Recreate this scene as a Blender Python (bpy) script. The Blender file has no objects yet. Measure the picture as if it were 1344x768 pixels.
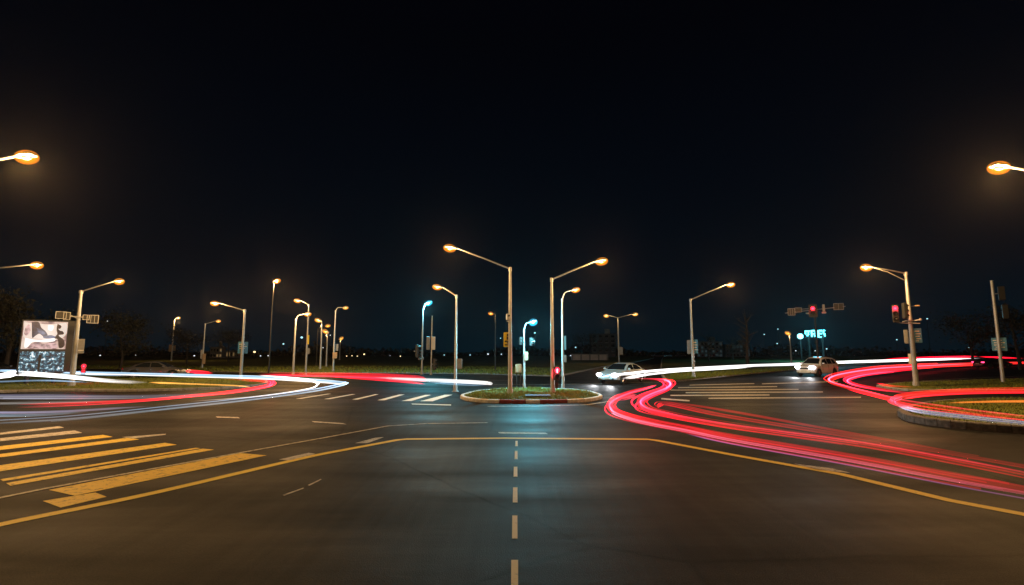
import bpy, math, random
from mathutils import Vector, Matrix
random.seed(7)
R = math.radians
sc = bpy.context.scene
COL = sc.collection

# ------------------------------------------------------------------ camera model
F, CX, CY, HZ, CH = 655.0, 672.0, 384.0, 462.0, 2.2
TH = math.atan((HZ - CY) / F)
CT, ST = math.cos(TH), math.sin(TH)
def ray(px, py):
    a, u = (px - CX) / F, (CY - py) / F
    return Vector((a, CT - u * ST, ST + u * CT))
def G(px, py, z=0.0):                       # where that sight line meets the level z
    d = ray(px, py); t = (z - CH) / d.z
    return Vector((d.x * t, d.y * t, z))
def D(px, py, y):                           # where that sight line is y metres ahead
    d = ray(px, py); t = y / d.y
    return Vector((d.x * t, y, CH + d.z * t))

cam = bpy.data.cameras.new('camera'); co = bpy.data.objects.new('camera', cam); COL.objects.link(co)
co.location = (0, 0, CH); co.rotation_euler = (R(90) + TH, 0, 0)
cam.sensor_width = 36; cam.lens = F / 1344 * 36; cam.clip_end = 6000; cam.clip_start = .05
sc.camera = co
sc.view_settings.view_transform = 'Standard'; sc.view_settings.look = 'None'
sc.view_settings.exposure = -.55; sc.view_settings.gamma = 1
sc.cycles.max_bounces = 6; sc.cycles.volume_bounces = 0; sc.cycles.transparent_max_bounces = 24
sc.cycles.sample_clamp_indirect = 3

# ------------------------------------------------------------------ night sky
w = bpy.data.worlds.new('World'); sc.world = w; w.use_nodes = True
nt = w.node_tree; bg = nt.nodes['Background']
tc = nt.nodes.new('ShaderNodeTexCoord'); sp = nt.nodes.new('ShaderNodeSeparateXYZ'); rp = nt.nodes.new('ShaderNodeValToRGB')
nt.links.new(tc.outputs['Generated'], sp.inputs[0]); nt.links.new(sp.outputs['Z'], rp.inputs[0]); nt.links.new(rp.outputs[0], bg.inputs[0])
e = rp.color_ramp.elements
e[0].position = 0.0; e[0].color = (.0008, .0085, .0155, 1)
e[1].position = .55; e[1].color = (.0008, .0012, .0030, 1)
k = e.new(.16); k.color = (.0005, .0036, .0082, 1)
bg.inputs[1].default_value = 1.0

# ------------------------------------------------------------------ materials
def pm(name, col, rough=.6, metal=0, spec=.5, coat=0, noise=None, bump=0, bscale=40):
    m = bpy.data.materials.new(name); m.use_nodes = True
    n = m.node_tree.nodes; l = m.node_tree.links; b = n['Principled BSDF']
    b.inputs['Base Color'].default_value = (*col, 1); b.inputs['Roughness'].default_value = rough
    b.inputs['Metallic'].default_value = metal; b.inputs['Specular IOR Level'].default_value = spec
    b.inputs['Coat Weight'].default_value = coat
    if noise or bump:
        t = n.new('ShaderNodeTexCoord')
        if noise:
            s, amt = noise
            x = n.new('ShaderNodeTexNoise'); x.inputs['Scale'].default_value = s; x.inputs['Detail'].default_value = 6; x.inputs['Roughness'].default_value = .65
            l.new(t.outputs['Object'], x.inputs['Vector'])
            r = n.new('ShaderNodeValToRGB')
            r.color_ramp.elements[0].position = .3; r.color_ramp.elements[1].position = .7
            r.color_ramp.elements[0].color = (*[c * (1 - amt) for c in col], 1)
            r.color_ramp.elements[1].color = (*[min(1, c * (1 + amt)) for c in col], 1)
            l.new(x.outputs['Fac'], r.inputs[0]); l.new(r.outputs[0], b.inputs['Base Color'])
        if bump:
            y = n.new('ShaderNodeTexNoise'); y.inputs['Scale'].default_value = bscale; y.inputs['Detail'].default_value = 4
            l.new(t.outputs['Object'], y.inputs['Vector'])
            bp = n.new('ShaderNodeBump'); bp.inputs['Strength'].default_value = bump; bp.inputs['Distance'].default_value = .02
            l.new(y.outputs['Fac'], bp.inputs['Height']); l.new(bp.outputs[0], b.inputs['Normal'])
    return m
def em(name, col, s):
    m = bpy.data.materials.new(name); m.use_nodes = True
    b = m.node_tree.nodes['Principled BSDF']
    b.inputs['Base Color'].default_value = (.02, .02, .02, 1); b.inputs['Roughness'].default_value = .3
    b.inputs['Emission Color'].default_value = (*col, 1); b.inputs['Emission Strength'].default_value = s
    return m
def glow_mat(name, col, s):                  # light itself: an emitting volume, no surface
    m = bpy.data.materials.new(name); m.use_nodes = True
    n = m.node_tree.nodes; l = m.node_tree.links; n.remove(n['Principled BSDF'])
    x = n.new('ShaderNodeEmission'); x.inputs[0].default_value = (*col, 1); x.inputs[1].default_value = s
    l.new(x.outputs[0], n['Material Output'].inputs['Volume'])
    return m

def asphalt_mat():
    m = bpy.data.materials.new('asphalt'); m.use_nodes = True
    n = m.node_tree.nodes; l = m.node_tree.links; b = n['Principled BSDF']
    t = n.new('ShaderNodeTexCoord')
    def noise(scale, detail=5, rough=.6, stretch=None):
        x = n.new('ShaderNodeTexNoise'); x.inputs['Scale'].default_value = scale; x.inputs['Detail'].default_value = detail; x.inputs['Roughness'].default_value = rough
        if stretch:
            mp = n.new('ShaderNodeMapping'); mp.inputs['Scale'].default_value = stretch; l.new(t.outputs['Object'], mp.inputs[0]); l.new(mp.outputs[0], x.inputs['Vector'])
        else: l.new(t.outputs['Object'], x.inputs['Vector'])
        return x
    def ramp(src, p0, c0, p1, c1):
        r = n.new('ShaderNodeValToRGB'); r.color_ramp.elements[0].position = p0; r.color_ramp.elements[1].position = p1
        r.color_ramp.elements[0].color = (*c0, 1); r.color_ramp.elements[1].color = (*c1, 1); l.new(src, r.inputs[0]); return r
    def mix(a, bb, mode='MULTIPLY', f=1.0):
        x = n.new('ShaderNodeMix'); x.data_type = 'RGBA'; x.blend_type = mode; x.inputs[0].default_value = f
        l.new(a, x.inputs[6]); l.new(bb, x.inputs[7]); return x.outputs[2]
    big = ramp(noise(.22).outputs['Fac'], .30, (.0125, .0128, .014), .72, (.018, .018, .0185))
    streak = ramp(noise(1.3, 5, .6, (.10, 1.6, 1)).outputs['Fac'], .34, (.82, .82, .82), .66, (1.14, 1.14, 1.14))
    grain = ramp(noise(70, 5, .75).outputs['Fac'], .38, (.18, .18, .18), .66, (2.5, 2.5, 2.5))
    c = mix(mix(big.outputs[0], streak.outputs[0]), grain.outputs[0])
    # tar-sealed cracks
    v = n.new('ShaderNodeTexVoronoi'); v.feature = 'DISTANCE_TO_EDGE'; v.inputs['Scale'].default_value = .16
    wv = noise(.8, 4); wm = n.new('ShaderNodeMix'); wm.data_type = 'RGBA'; wm.inputs[0].default_value = .25
    l.new(t.outputs['Object'], wm.inputs[6]); l.new(wv.outputs['Color'], wm.inputs[7]); l.new(wm.outputs[2], v.inputs['Vector'])
    cr = ramp(v.outputs['Distance'], .002, (.25, .25, .25), .005, (1, 1, 1))
    c = mix(c, cr.outputs[0])
    pt = ramp(noise(.07, 2, .4).outputs['Fac'], .50, (1, 1, 1), .515, (.72, .72, .74)); c = mix(c, pt.outputs[0])
    ty = ramp(noise(2.2, 4, .6, (1.4, .045, 1)).outputs['Fac'], .40, (.72, .72, .72), .6, (1.12, 1.12, 1.12)); c = mix(c, ty.outputs[0])
    l.new(c, b.inputs['Base Color'])
    rr = ramp(noise(.5, 5, .6, (.25, 1.0, 1)).outputs['Fac'], .30, (.48, .48, .48), .66, (.70, .70, .70))
    l.new(rr.outputs[0], b.inputs['Roughness'])
    b.inputs['Specular IOR Level'].default_value = .05
    bp = n.new('ShaderNodeBump'); bp.inputs['Strength'].default_value = .8; bp.inputs['Distance'].default_value = .008
    l.new(noise(60, 4).outputs['Fac'], bp.inputs['Height'])
    bp2 = n.new('ShaderNodeBump'); bp2.inputs['Strength'].default_value = .25; bp2.inputs['Distance'].default_value = .03
    l.new(noise(1.6, 3, .5, (.35, 1.6, 1)).outputs['Fac'], bp2.inputs['Height']); l.new(bp.outputs[0], bp2.inputs['Normal'])
    l.new(bp2.outputs[0], b.inputs['Normal'])
    return m

def paint_mat(name, col, wear=.5):           # worn thermoplastic: the asphalt shows through where it has rubbed off
    m = bpy.data.materials.new(name); m.use_nodes = True
    n = m.node_tree.nodes; l = m.node_tree.links; b = n['Principled BSDF']
    t = n.new('ShaderNodeTexCoord')
    x = n.new('ShaderNodeTexNoise'); x.inputs['Scale'].default_value = 7; x.inputs['Detail'].default_value = 8; x.inputs['Roughness'].default_value = .78
    l.new(t.outputs['Object'], x.inputs['Vector'])
    r = n.new('ShaderNodeValToRGB'); r.color_ramp.elements[0].position = wear - .1; r.color_ramp.elements[1].position = wear + .06
    r.color_ramp.elements[0].color = (.05, .048, .045, 1); r.color_ramp.elements[1].color = (*col, 1)
    l.new(x.outputs['Fac'], r.inputs[0]); l.new(r.outputs[0], b.inputs['Base Color'])
    b.inputs['Roughness'].default_value = .65; b.inputs['Specular IOR Level'].default_value = .3
    return m

M = dict(
    asphalt=asphalt_mat(),
    soil=pm('soil', (.030, .034, .018), .95, noise=(.15, .5), bump=.5, bscale=2),
    grass=pm('lawn', (.10, .12, .028), .95, spec=.1, noise=(1.6, .55), bump=.9, bscale=14),
    field=pm('meadow', (.10, .11, .035), .95, spec=.05, noise=(.35, .6), bump=.9, bscale=3),
    blade=pm('grass_blade', (.15, .17, .03), .8, spec=.15, noise=(3, .5)),
    kerb=pm('kerb_stone', (.30, .29, .27), .8, noise=(5, .35), bump=.3),
    kerbred=pm('kerb_red', (.22, .035, .025), .7, noise=(7, .35)),
    kerbwhite=pm('kerb_white', (.62, .62, .60), .7, noise=(7, .3)),
    rock=pm('rough_kerb', (.11, .105, .10), .9, noise=(6, .7), bump=1, bscale=9),
    yellow=paint_mat('yellow_paint', (.95, .68, .06), .37),
    yellow2=paint_mat('worn_yellow_paint', (.92, .64, .07), .42),
    white=paint_mat('white_paint', (.78, .76, .70), .38),
    cream=paint_mat('cream_paint', (.92, .76, .40), .38), faded=paint_mat('faded_paint', (.52, .47, .40), .45),
    white2=paint_mat('worn_white_paint', (.60, .57, .53), .46),
    galv=pm('galvanised_steel', (.40, .41, .42), .45, .35, noise=(3, .15), bump=.05),
    dpole=pm('dark_steel', (.025, .025, .025), .5, .3, noise=(3, .2)),
    head=pm('lamp_housing', (.13, .13, .13), .5, .1, noise=(9, .1)),
    black=pm('black_plastic', (.018, .018, .018), .45),
    frame=pm('pale_frame', (.42, .42, .42), .5, .3),
    signgrey=pm('sign_back', (.22, .22, .22), .45, .4, noise=(5, .2)),
    signblue=pm('sign_blue', (.06, .24, .42), .45, noise=(9, .3)),
    signwhite=pm('sign_white', (.68, .68, .66), .5),
    signyellow=pm('sign_yellow', (.70, .52, .03), .5),
    signbrown=pm('sign_brown', (.38, .24, .13), .6, noise=(8, .3)),
    rubber=pm('rubber', (.02, .02, .02), .8), rim=pm('alloy', (.55, .55, .56), .25, .9),
    glass=pm('car_glass', (.012, .016, .02), .04, spec=.9),
    silver=pm('silver_paint', (.52, .62, .70), .34, .15, coat=.6), whitecar=pm('white_car_paint', (.84, .88, .94), .3, coat=.6),
    darkcar=pm('dark_car_paint', (.07, .022, .028), .22, .2, coat=.9), greycar=pm('grey_car_paint', (.09, .09, .10), .28, .3, coat=.6),
    concrete=pm('concrete', (.26, .24, .22), .9, noise=(1.2, .3), bump=.3), plaster=pm('plaster', (.24, .22, .21), .9, noise=(.5, .25)),
    dimwall=pm('dim_render', (.09, .085, .085), .9, noise=(.5, .25)), palewall=pm('pale_wall', (.52, .44, .40), .9, noise=(.8, .2)),
    bark=pm('bark', (.035, .027, .022), .9, noise=(6, .4), bump=.8, bscale=12), leaf=pm('leaf', (.030, .029, .016), .7, spec=.2, noise=(.8, .5)),
    drain=pm('cast_iron', (.05, .07, .075), .85, 0, noise=(12, .4)), darkwin=pm('dark_window', (.01, .012, .015), .1),
    chrome=pm('chrome', (.6, .6, .6), .15, 1),
    sodium=em('sodium_lamp', (1, .40, .035), 3.4), sodium_dim=em('dim_sodium_lamp', (1, .42, .06), 1.7), sodium_far=em('far_sodium_lamp', (1, .38, .03), 2.8),
    teal=em('cold_lamp', (.12, .80, 1.0), 6), tealsign=em('cyan_sign_light', (.12, .85, .95), 6), tealstar=em('cyan_floodlight', (.25, .9, 1.0), 6),
    red=em('red_signal', (1, .010, .03), 11), redglow=em('red_man', (1, .012, .03), 2.5), redhot=em('red_signal_core', (1, .35, .42), 5),
    unlit=pm('unlit_lens', (.03, .03, .03), .2), headlamp=em('headlamp', (.95, .97, 1.0), 22), tail=em('tail_lamp', (1, .03, .12), 9),
    tailoff=pm('tail_lens', (.25, .01, .01), .2), headoff=pm('headlamp_lens', (.5, .5, .5), .1, spec=.8),
    winwarm=em('warm_window', (1, .62, .25), .22), wincool=em('cool_window', (.45, .75, .85), .055), winfar=em('pale_window', (.6, .8, .9), .09),
    dotwarm=em('far_warm_lamp', (1, .72, .35), 3), dotcool=em('far_cold_lamp', (.5, .9, 1.0), 1.7), dotwhite=em('far_white_lamp', (.9, .95, 1), 1.5),
    cyanpanel=em('cyan_panel', (.25, .75, .85), .55),
)

# ------------------------------------------------------------------ mesh builder
class MB:
    def __init__(s): s.v = []; s.f = []; s.mi = []; s.cur = 0
    def add(s, vs, fs):
        b = len(s.v); s.v += [tuple(q) for q in vs]
        for f in fs: s.f.append(tuple(b + i for i in f)); s.mi.append(s.cur)
    def box(s, c, d, rot=None):
        c = Vector(c); vs = []
        for x in (-.5, .5):
            for y in (-.5, .5):
                for z in (-.5, .5):
                    q = Vector((x * d[0], y * d[1], z * d[2]))
                    if rot: q = rot @ q
                    vs.append(c + q)
        s.add(vs, [(0, 1, 3, 2), (4, 6, 7, 5), (0, 4, 5, 1), (2, 3, 7, 6), (0, 2, 6, 4), (1, 5, 7, 3)]); return s
    def rbox(s, c, d, b=.02, rot=None):      # box with chamfered edges
        c = Vector(c); hx, hy, hz = d[0] / 2, d[1] / 2, d[2] / 2; b = min(b, hx * .9, hy * .9, hz * .9)
        rings = []
        for z, ins in ((-hz, b), (-hz + b, 0), (hz - b, 0), (hz, b)):
            X, Y = hx - ins, hy - ins; k = b * .7
            rings.append([(X, Y - k, z), (X - k, Y, z), (-X + k, Y, z), (-X, Y - k, z), (-X, -Y + k, z), (-X + k, -Y, z), (X - k, -Y, z), (X, -Y + k, z)])
        vs = [Vector(q) for r in rings for q in r]
        if rot: vs = [rot @ q for q in vs]
        vs = [c + q for q in vs]; fs = []
        for i in range(3):
            for j in range(8): fs.append((i * 8 + j, i * 8 + (j + 1) % 8, i * 8 + 8 + (j + 1) % 8, i * 8 + 8 + j))
        fs.append(tuple(range(7, -1, -1))); fs.append(tuple(range(24, 32)))
        s.add(vs, fs); return s
    def tube(s, pts, rad, n=10, flat=1.0, cap=True):
        pts = [Vector(p) for p in pts]
        if not hasattr(rad, '__len__'): rad = [rad] * len(pts)
        vs = []; ref = None
        for i, p in enumerate(pts):
            t = (pts[min(i + 1, len(pts) - 1)] - pts[max(i - 1, 0)]).normalized()
            if ref is None:
                ref = Vector((0, 0, 1)) if abs(t.z) < .9 else Vector((1, 0, 0))
            a = t.cross(ref).normalized(); b = a.cross(t).normalized()
            for j in range(n):
                an = 2 * math.pi * j / n
                vs.append(p + a * math.cos(an) * rad[i] * flat + b * math.sin(an) * rad[i])
        fs = []
        for i in range(len(pts) - 1):
            for j in range(n): fs.append((i * n + j, i * n + (j + 1) % n, (i + 1) * n + (j + 1) % n, (i + 1) * n + j))
        if cap: fs.append(tuple(range(n - 1, -1, -1))); fs.append(tuple((len(pts) - 1) * n + j for j in range(n)))
        s.add(vs, fs); return s
    def ball(s, c, r, n=12, m=8, sc=(1, 1, 1), rot=None):
        c = Vector(c); vs = []; fs = []
        for i in range(m + 1):
            ph = math.pi * i / m
            for j in range(n):
                t = 2 * math.pi * j / n
                q = Vector((math.sin(ph) * math.cos(t) * r * sc[0], math.sin(ph) * math.sin(t) * r * sc[1], math.cos(ph) * r * sc[2]))
                if rot: q = rot @ q
                vs.append(c + q)
        for i in range(m):
            for j in range(n): fs.append((i * n + j, (i + 1) * n + j, (i + 1) * n + (j + 1) % n, i * n + (j + 1) % n))
        s.add(vs, fs); return s
    def prism(s, poly, z0, z1):              # flat outline raised from z0 to z1
        n = len(poly)
        s.add([(p[0], p[1], z0) for p in poly] + [(p[0], p[1], z1) for p in poly],
              [tuple(range(n - 1, -1, -1)), tuple(range(n, 2 * n))] + [(i, (i + 1) % n, n + (i + 1) % n, n + i) for i in range(n)]); return s
    def build(s, name, mats, parent=None, smooth=False, loc=None):
        me = bpy.data.meshes.new(name); me.from_pydata(s.v, [], s.f)
        if not isinstance(mats, (list, tuple)): mats = [mats]
        for x in mats: me.materials.append(x)
        if len(mats) > 1: me.polygons.foreach_set('material_index', s.mi)
        if smooth: me.polygons.foreach_set('use_smooth', [True] * len(me.polygons))
        me.update()
        import bmesh
        bm = bmesh.new(); bm.from_mesh(me); bmesh.ops.recalc_face_normals(bm, faces=bm.faces); bm.to_mesh(me); bm.free()
        if smooth: me.set_sharp_from_angle(angle=R(38))
        o = bpy.data.objects.new(name, me); COL.objects.link(o)
        if parent: o.parent = parent
        if loc is not None: o.location = loc
        return o

def tag(o, label=None, cat=None, group=None, kind=None):
    if label: o['label'] = label
    if cat: o['category'] = cat
    if group: o['group'] = group
    if kind: o['kind'] = kind
    return o
def thing(name, label, cat, loc=(0, 0, 0), rz=0, group=None):
    o = bpy.data.objects.new(name, None); COL.objects.link(o); o.location = loc; o.rotation_euler = (0, 0, rz)
    o.empty_display_size = .2
    return tag(o, label, cat, group)
def copy_tree(o, parent=None):
    c = o.copy(); COL.objects.link(c)
    if parent: c.parent = parent
    for ch in list(o.children): copy_tree(ch, c)
    return c
def lamp_light(parent, loc, col, power, size=.12, spot=None):
    if power <= 0: return
    d = bpy.data.lights.new('lamp_light', 'SPOT' if spot else 'POINT'); d.energy = power; d.color = col; d.shadow_soft_size = size
    if spot: d.spot_size = R(spot); d.spot_blend = .6
    o = bpy.data.objects.new('lamp_light', d); COL.objects.link(o); o.parent = parent; o.location = loc
    return o

def spline(pts, k=10):
    pts = [Vector(p) for p in pts]; out = []
    P = [pts[0] * 2 - pts[1]] + pts + [pts[-1] * 2 - pts[-2]]
    for i in range(1, len(P) - 2):
        a, b, c, d = P[i - 1], P[i], P[i + 1], P[i + 2]
        for j in range(k):
            t = j / k
            out.append(.5 * ((2 * b) + (c - a) * t + (2 * a - 5 * b + 4 * c - d) * t * t + (3 * b - a - 3 * c + d) * t ** 3))
    out.append(pts[-1]); return out

# ------------------------------------------------------------------ ground, roads
mb = MB(); mb.add([(-3000, -80, -.06), (3000, -80, -.06), (3000, 4000, -.06), (-3000, 4000, -.06)], [(0, 1, 2, 3)])
tag(mb.build('ground', M['soil']), kind='structure')
mb = MB(); mb.add([(-260, -40, 0), (260, -40, 0), (260, 230, 0), (-260, 230, 0)], [(0, 1, 2, 3)])
tag(mb.build('road', M['asphalt']), kind='structure')

def offset_poly(poly, d):                    # inset of a counter-clockwise outline
    n = len(poly); out = []
    for i in range(n):
        a, b, c = poly[i - 1], poly[i], poly[(i + 1) % n]
        e1 = (b - a).normalized(); e2 = (c - b).normalized()
        n1 = Vector((-e1.y, e1.x)); n2 = Vector((-e2.y, e2.x)); m_ = (n1 + n2)
        if m_.length < 1e-4: m_ = n1
        m_.normalize(); out.append(b + m_ * d / max(.45, m_.dot(n1)))
    return out
def ccw(poly):
    a = sum(poly[i - 1].x * poly[i].y - poly[i].x * poly[i - 1].y for i in range(len(poly)))
    return poly if a > 0 else poly[::-1]
def slab(name, pix, h, kw, lawn, kerbmats=None, smoothk=0, kind_='structure'):
    poly = [G(*p).to_2d() for p in pix]
    if smoothk:
        pp = poly + poly[:1]
        poly = [Vector(q).to_2d() for q in spline([Vector((q.x, q.y, 0)) for q in pp], smoothk)][:-1]
    poly = ccw(poly)
    if smoothk:                               # single kerb stones about 0.8 m long
        out = []
        for i in range(len(poly)):
            a, b = poly[i], poly[(i + 1) % len(poly)]; q = max(1, round((b - a).length / .8))
            out += [a.lerp(b, kx / q) for kx in range(q)]
        poly = out
    inn = offset_poly(poly, kw)
    mb = MB(); n = len(inn)
    mb.prism(inn, .0, h - .02)
    top = mb.build(name, lawn); tag(top, kind=kind_)
    kb = MB(); n = len(poly); i1 = offset_poly(poly, .03)
    for i in range(n):
        j = (i + 1) % n
        if kerbmats: kb.cur = kerbmats[1](poly[i].x, poly[i].y)
        o0, o1, a0, a1, b0, b1 = poly[i], poly[j], i1[i], i1[j], inn[i], inn[j]
        if smoothk: g_ = .02; o0, o1, a0, a1, b0, b1 = o0.lerp(o1, g_), o0.lerp(o1, 1 - g_), a0.lerp(a1, g_), a0.lerp(a1, 1 - g_), b0.lerp(b1, g_), b0.lerp(b1, 1 - g_)
        kb.add([(o0.x, o0.y, 0), (o1.x, o1.y, 0), (o0.x, o0.y, h - .03), (o1.x, o1.y, h - .03), (a0.x, a0.y, h), (a1.x, a1.y, h), (b0.x, b0.y, h), (b1.x, b1.y, h), (b0.x, b0.y, h - .05), (b1.x, b1.y, h - .05)],
               [(0, 1, 3, 2), (2, 3, 5, 4), (4, 5, 7, 6), (6, 7, 9, 8)] + ([(0, 2, 4, 6, 8), (1, 3, 5, 7, 9)] if smoothk else []))
    k = kb.build('kerb', kerbmats[0] if kerbmats else M['kerb'], top)
    return top, poly, inn

def inside(p, poly):
    c = False
    for i in range(len(poly)):
        a, b = poly[i - 1], poly[i]
        if (a.y > p[1]) != (b.y > p[1]) and p[0] < (b.x - a.x) * (p[1] - a.y) / (b.y - a.y) + a.x: c = not c
    return c
def grass(poly, h0, n, hh=.09, xlim=None):
    xs = [p.x for p in poly]; ys = [p.y for p in poly]; mb = MB(); k = 0; tries = 0
    x0, x1 = min(xs), max(xs)
    if xlim: x0, x1 = max(x0, xlim[0]), min(x1, xlim[1])
    while k < n and tries < n * 8:
        tries += 1
        x, y = random.uniform(x0, x1), random.uniform(min(ys), max(ys))
        if not inside((x, y), poly): continue
        a = random.uniform(0, 6.28); wd = random.uniform(.008, .02); h = hh * random.uniform(.4, 1.2) * (1 + .5 * math.sin(x * 1.7) * math.sin(y * 1.3 + x))
        dx, dy = math.cos(a) * wd, math.sin(a) * wd; lx, ly = random.gauss(0, .07), random.gauss(0, .07)
        mb.add([(x - dx, y - dy, h0), (x + dx, y + dy, h0), (x + dx * .5 + lx * .6, y + dy * .5 + ly * .6, h0 + h * .65), (x + lx, y + ly, h0 + h)], [(0, 1, 2), (0, 2, 3)]); k += 1
    tag(mb.build('grass', M['blade']), 'short rough grass growing on the verge', 'grass', kind='stuff')

# central refuge, its kerb painted in red and white blocks
def ckerb(x, y):
    if y > 23.2: return 0
    if x < -1.05: return 0
    if x < .05: return 1
    if x < .75: return 2
    if x < 2.1: return 1
    return 0
isl, pol, inn = slab('traffic_island', [(604, 523), (612, 526), (640, 529), (690, 529.6), (745, 529), (775, 527), (790, 523.5), (786, 520), (765, 515), (720, 512.5), (672, 512.5), (630, 515.5), (608, 520.5)], .15, .17, M['grass'], ([M['kerbwhite'], M['kerbred'], M['kerbwhite']], ckerb), 3)
grass(inn, .125, 9000, .10)
isl, pol, inn = slab('traffic_island', [(-260, 524), (-60, 518), (60, 514), (180, 514), (290, 511), (340, 507), (352, 503.5), (338, 500), (270, 497), (150, 495), (0, 493), (-260, 490)], .14, .18, M['grass'], None, 3)
grass(inn, .115, 9000, .09, (-34, -8))
isl, pol, inn = slab('traffic_island', [(1178, 546), (1190, 553), (1230, 560), (1290, 566), (1360, 571), (1560, 586), (1560, 535), (1440, 531), (1344, 529), (1280, 529), (1225, 533), (1190, 540)], .22, .24, M['grass'], ([M['rock']], lambda x, y: 0), 3)
grass(inn, .195, 9000, .10, (9, 26))
isl, pol, inn = slab('traffic_island', [(1150, 508), (1180, 513), (1230, 514.5), (1344, 514), (1560, 513), (1560, 497), (1440, 497), (1344, 498.5), (1250, 502), (1190, 504)], .14, .18, M['grass'], None, 3)
grass(inn, .115, 9000, .10, (18, 44))

f1, p1, i1 = slab('field', [(-500, 482), (0, 483), (130, 484.5), (250, 488), (400, 490), (520, 490), (640, 491.5), (735, 494.5), (760, 489), (790, 482.5), (835, 475.5), (858, 470.5), (858, 465.2), (400, 465.2), (-500, 465.2)], .13, .2, M['field'])
f2, p2, i2 = slab('field', [(872, 500.5), (880, 500.8), (910, 498.8), (970, 492.5), (1040, 486.5), (1110, 480.5), (1180, 475.2), (1240, 472), (1240, 466), (872, 466), (868, 473), (866, 490)], .13, .2, M['field'])
f3, p3, i3 = slab('field', [(1262, 471), (1400, 472), (1700, 474), (1700, 465.2), (1262, 465.2)], .13, .2, M['field'])
def edge_tufts(line, n, depth):
    mb = MB()
    pts = [G(*q, .11) for q in line]
    for _ in range(n):
        i = random.randrange(len(pts) - 1); t = random.random(); p = pts[i].lerp(pts[i + 1], t)
        dirn = p.copy(); dirn.z = 0; dirn.normalize(); p = p + dirn * random.random() ** 1.7 * depth
        a = random.uniform(0, 6.28); wd = random.uniform(.03, .06); h = random.uniform(.08, .22)
        dx, dy = math.cos(a) * wd, math.sin(a) * wd; lx = random.gauss(0, .05)
        mb.add([(p.x - dx, p.y - dy, .10), (p.x + dx, p.y + dy, .10), (p.x + lx, p.y, .10 + h)], [(0, 1, 2)])
    tag(mb.build('grass', M['blade']), 'long grass standing along the far verge', 'grass', kind='stuff')
edge_tufts([(100, 483.5), (250, 487), (400, 489), (520, 489), (640, 490.5), (735, 493)], 9000, 22)
edge_tufts([(880, 499), (910, 497.5), (970, 491.5), (1040, 485.8), (1110, 479.5)], 6000, 16)

# ------------------------------------------------------------------ painted markings (4 mm sheets)
def strip(mb, pts, wid, z=.005):
    pts = [Vector((p.x, p.y, z)) for p in pts]; vs = []
    for i, p in enumerate(pts):
        t = (pts[min(i + 1, len(pts) - 1)] - pts[max(i - 1, 0)]).normalized(); nrm = Vector((-t.y, t.x, 0))
        vs += [p + nrm * wid / 2, p - nrm * wid / 2]
    mb.add(vs, [(2 * i, 2 * i + 1, 2 * i + 3, 2 * i + 2) for i in range(len(pts) - 1)])
def quad(mb, pix, z=.005): mb.add([(*G(*p).to_2d(), z) for p in pix], [tuple(range(len(pix)))])
mb = MB(); strip(mb, spline([G(*p) for p in [(-120, 720), (0, 689), (203, 647), (400, 601), (470, 587.5)]], 8)[:-4] + [G(522, 577.6), G(534, 576.6), G(660, 575.4), G(850, 576.8), G(862, 578.3), G(960, 597), G(1103, 622.5), G(1246, 657), G(1344, 675.5), G(1450, 697)], .20)
tag(mb.build('stop_line', M['yellow']), kind='structure')
mb = MB()
for q in ([(0, 568.2), (78, 559.6), (84, 561.6), (0, 570.8)], [(0, 575.4), (98, 565.2), (108, 568.4), (0, 579.4)]): quad(mb, q)
tag(mb.build('zebra_crossing', M['white2']), kind='structure')
mb = MB()
for q in ([(-60, 594), (0, 586), (135, 571), (148, 573.7), (0, 591), (-60, 599)], [(-60, 604), (0, 596.3), (169, 574.7), (183, 577), (0, 600.7), (-60, 610)], [(-80, 624), (0, 611), (216.6, 581.5), (232, 584), (0, 619), (-80, 633)],
          [(0, 629.5), (257, 588), (263, 588.8), (4, 632)], [(8, 634.5), (266, 589.2), (281, 590.5), (13.5, 638)], [(64, 643.5), (315, 595), (350, 598), (125, 645.5), (98, 651)], [(56, 658), (125, 646.8), (140, 652.5), (79.5, 666.7)]): quad(mb, q)
tag(mb.build('zebra_crossing', M['yellow2']), kind='structure')
mb = MB(); strip(mb, [G(*p) for p in [(-60, 668), (0, 654), (64, 641), (300, 597.5), (420, 576), (509, 559.5), (560, 556.4), (640, 555.2)]], .10, .009)
tag(mb.build('edge_line', M['white2']), kind='structure')
mb = MB()
for (xa, xb, ya, yb) in ((676.2, 679.6, 579, 586), (675.4, 679.4, 592, 603), (674, 679.2, 613, 626), (673, 679.3, 640, 660), (672, 679.3, 677, 707.5), (670.6, 680.2, 735.5, 800)):
    quad(mb, [(xa + .4, ya), (xb - .2, ya), (xb, yb), (xa, yb)])
tag(mb.build('lane_line', M['cream']), kind='structure')
mb = MB()
for q in ([(366, 603.5), (405, 594.5), (414, 596), (380, 604.5)], [(466, 582), (492, 575), (504, 574), (482, 582)], [(283, 547), (312, 547.5), (315, 549.2), (285, 548.2)], [(409, 553), (450, 555.6), (455, 557.2), (412, 554.4)],
          [(654, 567.4), (716, 568.2), (719, 570), (655, 569.2)], [(1042, 609), (1092, 615), (1116, 621), (1072, 617)], [(371, 650), (398, 640.5), (399, 641.5), (373, 651)], [(404, 637), (421, 629), (422, 630), (406, 638)], [(160, 574), (218, 569.5), (217, 571), (172, 576)]): quad(mb, q)
tag(mb.build('lane_marking', M['white2']), kind='structure')
mb = MB()
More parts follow.
